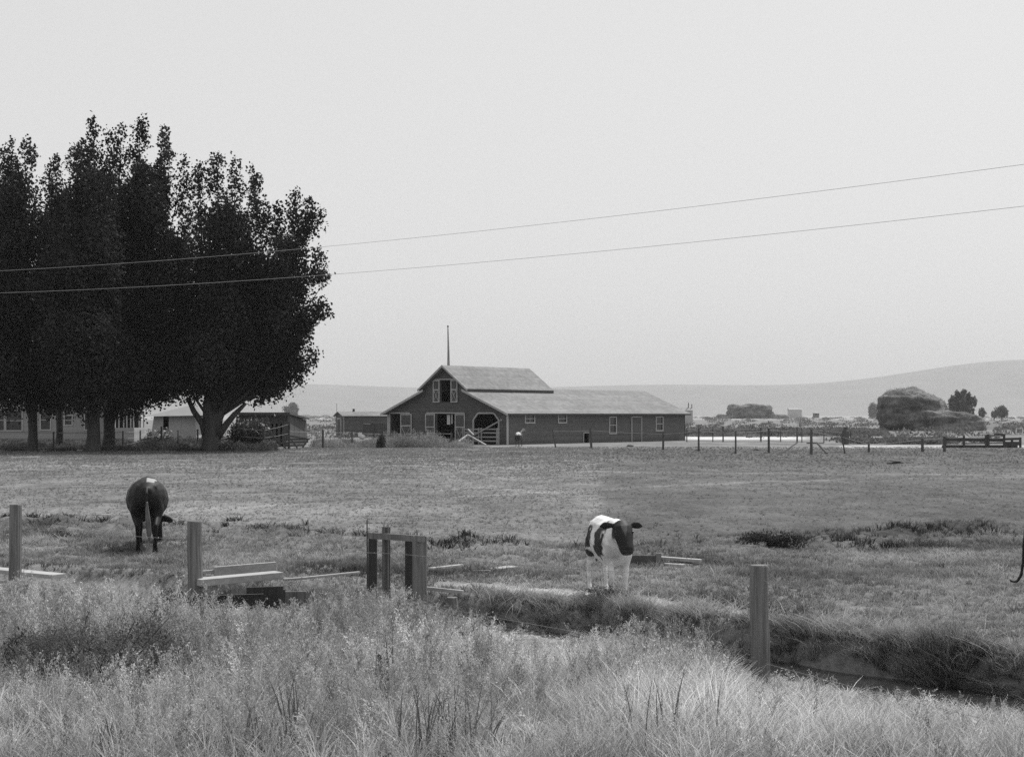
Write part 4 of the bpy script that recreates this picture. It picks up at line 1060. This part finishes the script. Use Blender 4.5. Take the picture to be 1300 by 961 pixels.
plume_tree('shade_tree', 'tallest slender topped shade tree with a thick trunk in front of the porch', (118, 110), .46,
    [(119, 139, 11, 500, 0), (132, 157, 12, 505, 1), (110, 180, 20, 515, -1), (135, 215, 26, 528, -2), (100, 300, 36, 528, -2), (140, 330, 40, 532, 2), (125, 400, 40, 534, -3)], group=G_, seed=7)
plume_tree('shade_tree', 'broad topped shade tree with a leaning trunk hard against its thick neighbour', (138, 116), .42,
    [(153, 153, 15, 510, 0), (178, 143, 19, 505, 0), (203, 150, 16, 505, 1), (212, 172, 11, 500, -1), (234, 191, 13, 505, 0), (190, 210, 34, 525, -3), (165, 270, 38, 528, -2), (215, 285, 30, 520, 2), (180, 370, 42, 532, -3), (225, 390, 30, 512, 0), (207, 420, 30, 515, 2),], group=G_, seed=9,
    stems=[([(X(138, 116), 116, 1.0), (X(150, 116), 116, 5), (X(170, 116), 116, 11)], [.3, .25, .14])])
YT = 113.0
def tp(px, py): return (X(px, YT), YT, Z(py, YT))
plume_tree('shade_tree', 'wide shade tree at the end of the row with many forking stems by the tent', (268, YT), .58,
    [(253, 197, 11, 490, 0), (277, 188, 16, 500, 0), (297, 192, 15, 500, 1), (320, 205, 12, 490, 0), (330, 220, 12, 470, -1), (290, 260, 36, 505, -2), (258, 320, 30, 508, 1), (325, 310, 30, 515, 2),
     (355, 247, 14, 400, 0), (376, 237, 13, 380, 0), (390, 246, 10, 340, 1), (401, 258, 10, 322, 0), (370, 300, 27, 460, -2), (345, 345, 34, 505, 0), (402, 316, 12, 376, 0), (409, 338, 8, 372, 1), (388, 330, 17, 400, 1), (411, 381, 9, 416, 0), (399, 390, 13, 440, -1), (378, 400, 22, 470, 2), (360, 430, 27, 505, 1), (300, 390, 40, 512, -3), (250, 420, 32, 512, 0), (391, 440, 13, 482, 0), (373, 460, 20, 502, 0), (335, 450, 28, 510, 2), (352, 480, 19, 512, 0), (222, 460, 24, 514, 0)], group=G_, seed=12, fork=3.0,
    stems=[([tp(262, 556), tp(257, 538), tp(246, 522), tp(238, 505)], [.3, .24, .2, .14]), ([tp(272, 552), tp(276, 530), tp(287, 508), tp(297, 485)], [.5, .42, .33, .22]), ([tp(276, 555), tp(288, 538), tp(298, 526), tp(312, 512)], [.3, .24, .2, .12]), ([tp(268, 552), tp(266, 520), tp(268, 480)], [.55, .5, .35])])

# distant trees
plume_tree('distant_tree', 'dark upright tree clump beyond the rounded haystack', (1222, 700), .5,
    [(1209, 503, 5, 536, 0), (1216, 495, 4.5, 536, 1), (1223, 493, 5, 536, 0), (1230, 498, 5, 536, 1), (1236, 501, 3.5, 536, 0), (1222, 510, 9, 537, 0)], leaf=.55, nleaf=20, lobe=1.1, seed=21, fork=1.5, dens=.5, tone=(.09, .14))
for k, (px, py, rp, Y, lab) in enumerate(((1247, 518, 4, 900, 'small round dark tree in the gap after the upright clump'), (1262, 520.5, 3.2, 950, 'tiny pointed dark tree between two round ones on the skyline'), (1272, 515.5, 6, 900, 'small bushy tree, last on the skyline under the high hill'),
        (1108, 512, 5, 1800, 'faint hazy tree beside the steep face of the rounded haystack'))):
    plume_tree('distant_tree', lab, (px, Y), .3, [(px, py, rp, 530, 0), (px - rp * .6, py + 3, rp * .6, 531, 0), (px + rp * .6, py + 3, rp * .6, 531, 0)], leaf=.6 if Y < 1500 else 1.0, nleaf=16, lobe=1.2 if Y < 1500 else 2.5, seed=30 + k, fork=1, dens=.5 if Y < 1500 else .25, tone=(.09, .14))
plume_tree('distant_tree', 'faint pair of hazy tree crowns showing above the board shed', (371, 1700), .5, [(364, 515, 4, 530, 0), (372, 510.5, 5, 530, 0), (374, 514, 4, 530, 0)], leaf=1.0, nleaf=16, lobe=2.5, seed=41, fork=2, dens=.25, tone=(.09, .14))

def leafy_mass(name, blobs, leaf, n, tone, mat='weed', parent=None, seed=0, up=.3, aspect=.5):
    """blobs (x, y, z0, rx, ry, h); leaves spread through domes"""
    rng = np.random.default_rng(seed); B_ = np.array(blobs); w_ = B_[:, 3] * B_[:, 5]; ix = rng.choice(len(B_), n, p=w_ / w_.sum())
    a = rng.uniform(0, 2 * math.pi, n); r_ = np.sqrt(rng.uniform(0, 1, n)); h = rng.uniform(0, 1, n) ** .8
    hh = np.sqrt(np.clip(1 - r_ ** 2 * .8, 0, 1))
    c = np.stack([B_[ix, 0] + np.cos(a) * r_ * B_[ix, 3], B_[ix, 1] + np.sin(a) * r_ * B_[ix, 4], B_[ix, 2] + h * hh * B_[ix, 5]], -1)
    tb = rng.uniform(tone[0], tone[1], len(B_))[ix]
    V, Q, T_ = rand_leaves(c, leaf, tb * rng.uniform(.7, 1.3, n), up=up, aspect=aspect, rng=rng)
    return np_mesh(name, V, Q, T_, M[mat], parent)

rr = random.Random(3)
# skyline scrub far off, left and right of the barn
bl = []
for _ in range(900):
    Y = rr.choice([rr.uniform(170, 420), rr.uniform(400, 1500)]); px = rr.uniform(375, 1340)
    if 640 < px < 875 and Y < 200: continue
    s = rr.uniform(.4, 1.0) * (1 + Y / 700)
    bl.append((X(px, Y), Y, 0, s * 1.2, s, s * .75))
for _ in range(40):
    Y = rr.uniform(1500, 2600); px = rr.uniform(380, 500); s = rr.uniform(2, 6); bl.append((X(px, Y), Y, -1, s * 1.5, s, s * .8))
o = leafy_mass('scrub', bl, .5, 90000, (.12, .20), seed=4); props(o, 'scattered low scrub over the dry flats beyond the fences', kind='stuff')
# dense brush between the second fence and the haystack
bl = []
for _ in range(800):
    px = rr.uniform(872, 1120); Y = rr.uniform(192, 250); s = rr.uniform(.5, 1.0); bl.append((X(px, Y), Y, 0, s * 1.5, s, s * rr.uniform(.4, 1.0)))
for _ in range(120):
    px = rr.gauss(1150, 38); Y = rr.uniform(140, 160); s = rr.uniform(.5, .9); bl.append((X(px, Y), Y, 0, s * 1.5, s, s * .65))
o = leafy_mass('brush', bl, .28, 90000, (.11, .19), seed=6); props(o, 'grey green brush filling the strip before the haystack', kind='stuff')
# tall weeds along the lot fence and round the yard
bl = []
for _ in range(210):
    px = rr.uniform(400, 590); Y = rr.uniform(124, 134); s = rr.uniform(.5, .9); u = (px - 400) / 196
    h = rr.uniform(.5, 1.0) * (1.15 if 470 < px < 560 else .7 if px < 470 else .6)
    bl.append((X(px, Y), Y, 0, s, s, h * rr.uniform(.6, 1.35)))
o = leafy_mass('tall_weeds', bl, .2, 42000, (.16, .32), seed=7, up=1.6, aspect=.22); props(o, 'tall pale weeds growing along the lot fence before the barn', kind='stuff')
bl = []
for _ in range(500):
    px = rr.uniform(-60, 345); Y = rr.uniform(112, 146); s = rr.uniform(.4, .9); bl.append((X(px, Y), Y, 0, s, s, rr.uniform(.3, .9) * (.6 if px < 185 else 1)))
o = leafy_mass('yard_weeds', bl, .2, 80000, (.06, .16), seed=8, up=1.0, aspect=.35); props(o, 'rank weeds and garden growth under the shade trees', kind='stuff')
# tall flowering stand beside the big trunk
def bush(name, label, px0, px1, Y, h, n, tone, leaf, seed, cat='bush', flowers=0, k=14):
    r = root(name, (X((px0 + px1) / 2, Y), Y, 0), label, cat); q = random.Random(seed); bl = []
    for _ in range(k):
        px = q.uniform(px0, px1); s = q.uniform(.4, .7) * h * .4; bl.append((X(px, Y), Y + q.uniform(-.8, .8), 0, s, s, h * q.uniform(.65, 1.05)))
    mb = MB()
    for b in bl[:8]: mb.tube([(b[0], b[1], 0), (b[0] + .05, b[1], b[5] * .8)], [.03, .012], 5)
    mb.build('stem', M['bark'], r); leafy_mass('foliage', bl, leaf, n, tone, parent=r, seed=seed, up=.5)
    if flowers:
        rng = np.random.default_rng(seed); B_ = np.array(bl); ix = rng.integers(0, len(B_), flowers); 
        c = B_[ix, :3] + np.stack([rng.normal(size=flowers) * B_[ix, 3] * .6, rng.normal(size=flowers) * .4 - .3, B_[ix, 5] * rng.uniform(.55, 1.05, flowers)], -1)
        V, Q, T_ = rand_leaves(c, leaf * 1.2, rng.uniform(.3, .5, flowers), aspect=.9, rng=rng); np_mesh('flowers', V, Q, T_, M['weed'], r)
bush('flowering_bush', 'tall leafy stand with pale flower heads beside the big forked trunk', 297, 336, 118.5, 2.5, 9000, (.05, .10), .17, 51, flowers=90, k=22)
bush('flowering_bush', 'shrub with pale blossoms at the tent doorway', 188, 216, 128, 1.6, 3500, (.07, .14), .15, 52, flowers=110)
bush('dark_bush', 'low dark bush at the foot of the fence near the tall pale weeds', 480, 486, 124, 1.3, 900, (.03, .06), .15, 53, k=5)

# ================================================================== field grass and tussocks
LOWT = [proto_tuft(5, .055, .014, .07, 1.0, seg=1) for _ in range(8)]
MIDT = [proto_tuft(9, .13, .014, .14, 1.0, seg=2) for _ in range(10)]
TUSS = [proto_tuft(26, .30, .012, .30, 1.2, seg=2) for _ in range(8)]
b = Batch()
n = 235000; x, y = scatter_pos(n, 23, 128, .42, 4); kk = (y < 60) | (RNG.uniform(size=n) < .75)
x, y = x[kk], y[kk]; n = len(x)
dd_ = ditch_d(x, y); east = (x > y * .0555) & (y > 31)
keep = (dd_ > 1.0) & (RNG.uniform(size=n) < np.where(east, .25, 1)) & (fbm(x, y, 2.5, 61) > -.35)
pm = np.abs(y - np.interp(x, [-1.2, -.7, .6, 1.7, 2.6, 4], [24.4, 24.2, 23.3, 22.2, 21.2, 20.6])) < .35
keep &= ~(pm & (x > -1.2) & (x < 3.2))
x, y = x[keep], y[keep]; n = len(x)
east = (x > y * .0555) & (y > 31)
tn = (.225 + .10 * fbm(x, y, 3, 63)) * RNG.uniform(.6, 1.35, n) * np.where(east, .66, 1)
b.scatter(LOWT, np.stack([x, y, ground_z(x, y) - .01], -1), RNG.uniform(0, 6.28, n), RNG.uniform(.7, 1.5, n) * np.clip(y / 60, 1, 1.7), np.clip(tn, .04, .4))
# rougher growth between the ditch and the clod line
n = 85000; x, y = scatter_pos(n, 13, 36, .42, 4); dd_ = ditch_d(x, y); by_ = berm_y(x)
keep = (dd_ > .75) & (y < by_ + 1.5) & (fbm(x, y, 1.4, 65) > -.47) & ((np.abs(y - by_) > 2.2) | (RNG.uniform(size=n) < .3))
pm = np.abs(y - np.interp(x, [-1.2, -.7, .6, 1.7, 2.6, 4], [24.4, 24.2, 23.3, 22.2, 21.2, 20.6])) < .45
keep &= ~(pm & (x > -1.2) & (x < 3.2))
shade = (np.abs(x - 4.6) < 1.6) & (np.abs(y - 22.5) < 1.3)
x, y = x[keep], y[keep]; n = len(x)
tn = (.26 + .30 * fbm(x, y, 1.6, 67)) * RNG.uniform(.6, 1.4, n)
b.scatter(MIDT, np.stack([x, y, ground_z(x, y) - .01], -1), RNG.uniform(0, 6.28, n), RNG.uniform(.35, 1.05, n) * (1 + .6 * (fbm(x, y, .9, 91) > .3)), np.clip(tn, .04, .5))
# dark leafy tufts along the clods
n = 5200; x = RNG.uniform(-13, 13, n); y = berm_y(x) + RNG.normal(size=n) * 1.1
k = (np.abs(x) < .38 * y) & (fbm(x, y, 1.1, 68) > .22) & (RNG.uniform(size=n) < np.interp(x, [-12, -1, 0, 4, 6, 13], [1, 1, .1, .2, .7, .8])); x, y = x[k], y[k]; n = len(x)
b.scatter(MIDT, np.stack([x, y, ground_z(x, y) - .01], -1), RNG.uniform(0, 6.28, n), RNG.uniform(.7, 1.7, n), RNG.uniform(.02, .08, n))
# darker weeds and droppings dotted over the grazed field
n = 1500; x, y = scatter_pos(n, 33, 112, .38, 1); k = fbm(x, y, 9, 101) > -.05; x, y = x[k], y[k]; n = len(x)
b.scatter(MIDT, np.stack([x, y, ground_z(x, y) - .02], -1), RNG.uniform(0, 6.28, n), RNG.uniform(.4, 1.3, n), RNG.uniform(.03, .12, n), hscale=RNG.uniform(.3, .8, n))
# overhanging bank grass
n = 5200; x = RNG.uniform(-6, 9, n); y = np.interp(x, DX, DY) - .7 + (RNG.uniform(.62, 1.25, n)) / .76
k = (x > -.4) & (fbm(x, y, .7, 93) > -.35); x, y = x[k], y[k]; n = len(x)
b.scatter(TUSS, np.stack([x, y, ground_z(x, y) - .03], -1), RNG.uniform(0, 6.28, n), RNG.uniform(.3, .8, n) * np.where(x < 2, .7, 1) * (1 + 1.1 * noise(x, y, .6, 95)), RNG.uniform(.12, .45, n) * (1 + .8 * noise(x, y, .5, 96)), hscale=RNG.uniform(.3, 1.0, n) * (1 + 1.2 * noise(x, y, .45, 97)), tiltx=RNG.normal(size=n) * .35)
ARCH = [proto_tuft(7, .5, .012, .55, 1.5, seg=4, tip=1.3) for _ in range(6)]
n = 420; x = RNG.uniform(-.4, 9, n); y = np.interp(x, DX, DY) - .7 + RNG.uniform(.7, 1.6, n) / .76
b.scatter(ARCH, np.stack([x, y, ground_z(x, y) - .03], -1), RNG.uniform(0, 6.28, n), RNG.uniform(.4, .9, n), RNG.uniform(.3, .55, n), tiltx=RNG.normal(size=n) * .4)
o = b.build('pasture_grass', M['weed']); props(o, 'grazed pasture grass and rough tufts over the field', kind='stuff')

# ================================================================== foreground weeds
FORB = [proto_forb(RNG.uniform(.42, .62), 12, 9, .034, bush=.55, stiff=.75) for _ in range(12)]
FINE = [proto_forb(RNG.uniform(.3, .5), 14, 9, .02, bush=.5, stiff=.9) for _ in range(8)]
BLAD = [proto_tuft(15, .48, .009, .26, 1.0, seg=3, tip=1.25) for _ in range(12)]
def weed_height(x, y):
    u = x / y * F + CX; d = ditch_d(x, y)
    h = .60 + .35 * fbm(x, y, 2.2, 71)
    lim = np.interp(u, [-100, 100, 230, 290, 325, 390, 430, 470, 540, 600, 640, 700, 740, 800, 850, 900, 950, 1000, 1060, 1160, 1300, 1500],
                    [742, 745, 752, 768, 775, 770, 742, 738, 756, 778, 806, 814, 800, 786, 782, 806, 846, 856, 866, 878, 888, 905]) + 34 * noise(u, y * 40, 20, 99)
    h = np.minimum(h, CZ - (lim - HY) / F * y - ground_z(x, y) + .02)
    h = h * (1 - .45 * sstep(23.0, 26, y))
    return np.clip(h, .085, 1.5)
def weed_tone(x, y):
    u = x / y * F + CX
    t = .33 + .26 * fbm(x, y, 1.8, 81) + .05 * sstep(500, 900, u)
    t = t * (1 - .5 * np.exp(-((x + 3.9) / 1.1) ** 2 - ((y - 15.1) / .8) ** 2) - .3 * np.exp(-((x + 4.9) / .9) ** 2 - ((y - 15.9) / .6) ** 2))  # darker round the bush, plus a spot painting the shadowed hole
    return np.clip(t, .06, .5)
b = Batch()
n = 18500; x, y = scatter_pos(n, 11.0, 26.5, .39, 1.8); u = x / y * F + CX; d = ditch_d(x, y)
mix = sstep(560, 860, u + 90 * fbm(x, y, 2, 83)) 
nearb = 1 - sstep(13.2, 14.6, y)
pb = np.clip(mix * .6 + nearb * .45, 0, .95)
ok = (d < -.75) & (weed_height(x, y) > .05)
r_ = RNG.uniform(size=n); isb = r_ < pb
hs_ = weed_height(x, y); tn = weed_tone(x, y) * RNG.uniform(.45, 1.6, n); gz_ = ground_z(x, y)
rot = RNG.uniform(0, 6.28, n); sc_ = RNG.uniform(.8, 1.2, n)
k = ok & ~isb & (r_ < pb + (1 - pb) * .72); b.scatter(FORB, np.stack([x, y, gz_ - .03], -1)[k], rot[k], sc_[k] * np.clip(hs_[k], .35, 1.2), tn[k], hscale=sc_[k] * hs_[k] * 1.5, tiltx=RNG.normal(size=k.sum()) * .12)
k = ok & ~isb & (r_ >= pb + (1 - pb) * .72); b.scatter(FINE, np.stack([x, y, gz_ - .03], -1)[k], rot[k], sc_[k] * 1.2, tn[k] * 1.25, hscale=sc_[k] * hs_[k] * 1.6, tiltx=RNG.normal(size=k.sum()) * .15)
k = ok & isb; b.scatter(BLAD, np.stack([x, y, gz_ - .03], -1)[k], rot[k], sc_[k] * 1.2, tn[k] * 1.15, hscale=sc_[k] * hs_[k] * 1.6, tiltx=RNG.normal(size=k.sum()) * .1)
# a second layer of blades fills the near edge
n = 11500; x, y = scatter_pos(n, 10.8, 17.5, .39, 1.8); u = x / y * F + CX; d = ditch_d(x, y)
k = (d < -.9) & (RNG.uniform(size=n) < .35 + .65 * sstep(450, 800, u)); x, y = x[k], y[k]; n = len(x)
b.scatter(BLAD, np.stack([x, y, ground_z(x, y) - .03], -1), RNG.uniform(0, 6.28, n), RNG.uniform(.8, 1.3, n), weed_tone(x, y) * RNG.uniform(.8, 1.5, n), hscale=weed_height(x, y) * RNG.uniform(.6, 1.15, n) * 1.3, tiltx=RNG.normal(size=n) * .12)
o = b.build('roadside_weeds', M['weed']); props(o, 'thick pale roadside weeds and dry grass in front of the ditch', kind='stuff')

# cattail clumps standing out of the weeds
def cattail(px, py_top, Y, nb, spread, label, heads=(), tone=(.08, .17), w_=.011, seed=0, lean=.0):
    q = random.Random(seed); r = root('cattail', (X(px, Y), Y, gz(X(px, Y), Y)), label, 'cattail', 'cattail clumps in the roadside weeds')
    zt = Z(py_top, Y); z0 = gz(X(px, Y), Y)
    Vs = []; Qs = []; Ts = []; n = 0
    for _ in range(nb):
        bx_ = X(px, Y) + q.gauss(0, spread * .35); by_ = Y + q.gauss(0, spread * .3); h = (zt - z0) * q.uniform(.6, 1.0); dx = q.gauss(lean, .13) * h; dy = q.gauss(0, .1) * h
        tn = q.uniform(*tone); ww = w_ * q.uniform(.7, 1.2)
        for k in range(7):
            t = k / 6; cx_ = bx_ + dx * t * t; wk = ww * (1 - t ** 3) * .5 + .0006
            Vs += [(cx_ - wk, by_ + dy * t * t, z0 + h * t), (cx_ + wk, by_ + dy * t * t + .003, z0 + h * t)]; Ts += [tn] * 2
        for k in range(6): Qs.append((n + 2 * k, n + 2 * k + 1, n + 2 * k + 3, n + 2 * k + 2))
        n += 14
    np_mesh('blades', np.array(Vs), np.array(Qs), np.array(Ts), M['cattail'], r)
    for (hx, ht, hb_) in heads:
        a = (X(hx - 1, Y), Y - .03, Z(ht, Y)); c_ = (X(hx + 1.5, Y), Y - .03, Z(hb_, Y))
        MB().tube([(X(hx + 6, Y), Y - .02, z0), c_, a, (X(hx - 5, Y), Y - .03, Z(ht - 38, Y))], [.005, .004, .003, .0015], 6).build('stalk', M['rail'], r)
        MB().tube([c_, tuple(Vector(c_).lerp(Vector(a), .06)), tuple(Vector(c_).lerp(Vector(a), .94)), a], [.010, .018, .018, .008], 10).build('seed_head', M['metal'], r)
cattail(490, 790, 14.2, 9, .12, 'tall thin cattail with one dark seed head in the middle of the weeds', heads=((482.5, 829, 852),), seed=1)
cattail(372, 850, 11.9, 12, .12, 'narrow tuft of straight cattail blades before the headgate', seed=2)
cattail(168, 825, 15.6, 9, .28, 'pale spiky cattail tips just in front of the dark round bush', tone=(.25, .36), w_=.02, seed=3)
cattail(560, 862, 11.7, 30, .45, 'broad dark clump of cattail blades at the lower middle of the view', seed=4)
cattail(622, 875, 11.6, 9, .2, 'cattail blades fanning sideways next to the broad dark clump', seed=5, lean=.3)
cattail(318, 890, 11.7, 12, .2, 'low cattail clump near the lower left corner weeds', seed=6)
cattail(130, 905, 11.6, 10, .18, 'sparse cattail blades nearest the lower left corner', seed=7)
cattail(835, 845, 12.0, 10, .6, 'loose thin cattail blades below the spotted calf', tone=(.1, .16), seed=8)
cattail(965, 850, 15.6, 5, .08, 'few bent blades hugging the foot of the nearest fence post', tone=(.15, .3), seed=9)

# dark weedy bushes among the pale weeds
def low_bush(px, Y, rx, ry, h, n, tone, leaf, label, seed):
    x_ = X(px, Y); z0 = gz(x_, Y); r = root('weedy_bush', (x_, Y, z0), label, 'bush'); q = random.Random(seed)
    bl = [(x_ + q.uniform(-.7, .7) * rx, Y + q.uniform(-.5, .5) * ry, z0, rx * q.uniform(.35, .6), ry * q.uniform(.4, .6), h * q.uniform(.6, 1.05)) for _ in range(14)]
    mb = MB()
    for b_ in bl: mb.tube([(x_, Y, z0), ((x_ + b_[0]) / 2, (Y + b_[1]) / 2, z0 + b_[5] * .4), (b_[0], b_[1], z0 + b_[5] * .85)], [.012, .008, .003], 5)
    mb.build('stem', M['bark'], r); leafy_mass('foliage', bl, leaf, n, tone, parent=r, seed=seed, up=.7, aspect=.35)
low_bush(130, 15.1, .85, .6, .80, 24000, (.07, .16), .03, 'rounded feathery dark bush among the pale weeds below the grazing cow', 1)
low_bush(45, 15.7, .42, .4, .45, 6000, (.03, .07), .05, 'low leafy bush darkened to stand for a shadowed hollow beside the rounded feathery one', 2)  # dark foliage added in place of a shadowed hole in the weeds
low_bush(232, 20.0, .38, .3, .5, 4500, (.04, .09), .05, 'dark broad leaved weed at the foot of the second fence post', 3)
low_bush(440, 22.6, .5, .4, .45, 5000, (.05, .10), .045, 'dark leafy weed between the culvert box and the headgate', 4)
low_bush(905, 19.4, .75, .5, .38, 6000, (.05, .14), .06, 'matted dark bush close behind the nearest fence post', 5)
low_bush(768, 21.8, .42, .16, .36, 3200, (.14, .36), .035, 'leafy weed hiding the hooves of the spotted calf', 6)
low_bush(797, 21.7, .22, .12, .30, 1800, (.2, .38), .03, 'small pale weed before the front hoof of the spotted calf', 11)
low_bush(975, 30.5, .6, .4, .38, 3500, (.03, .07), .06, 'dark tuft on the clod ridge beyond the nearest fence post', 7)
low_bush(500, 20.6, .5, .3, .40, 4500, (.10, .2), .035, 'pale leafy weed at the base of the headgate', 8)

# scattered dark clods and stones in the grazed field
q = random.Random(9)
for k, (px, py, s, lab) in enumerate(((1137, 589, .3, 'dark clod lying alone in the grazed field before the haystack'), (885.5, 571.5, .18, 'dark lump in the grass just past the barn corner'), (960, 572, .18, 'small dark lump between the first two wire fence posts'),
        (800, 567, .22, 'small dark clod at the foot of the barn wing wall'))):
    Y = YG(py); bm = bmesh.new(); bmesh.ops.create_icosphere(bm, subdivisions=2, radius=s)
    for v_ in bm.verts: v_.co *= 1 + q.uniform(-.25, .25); v_.co.z *= .55; v_.co.x *= 1.5
    me = bpy.data.meshes.new('clod'); bm.to_mesh(me); bm.free(); o = link_mesh('clod', me, M['farpost'], None, (X(px, Y), Y, gz(X(px, Y), Y) + s * .15)); props(o, lab, 'clod')
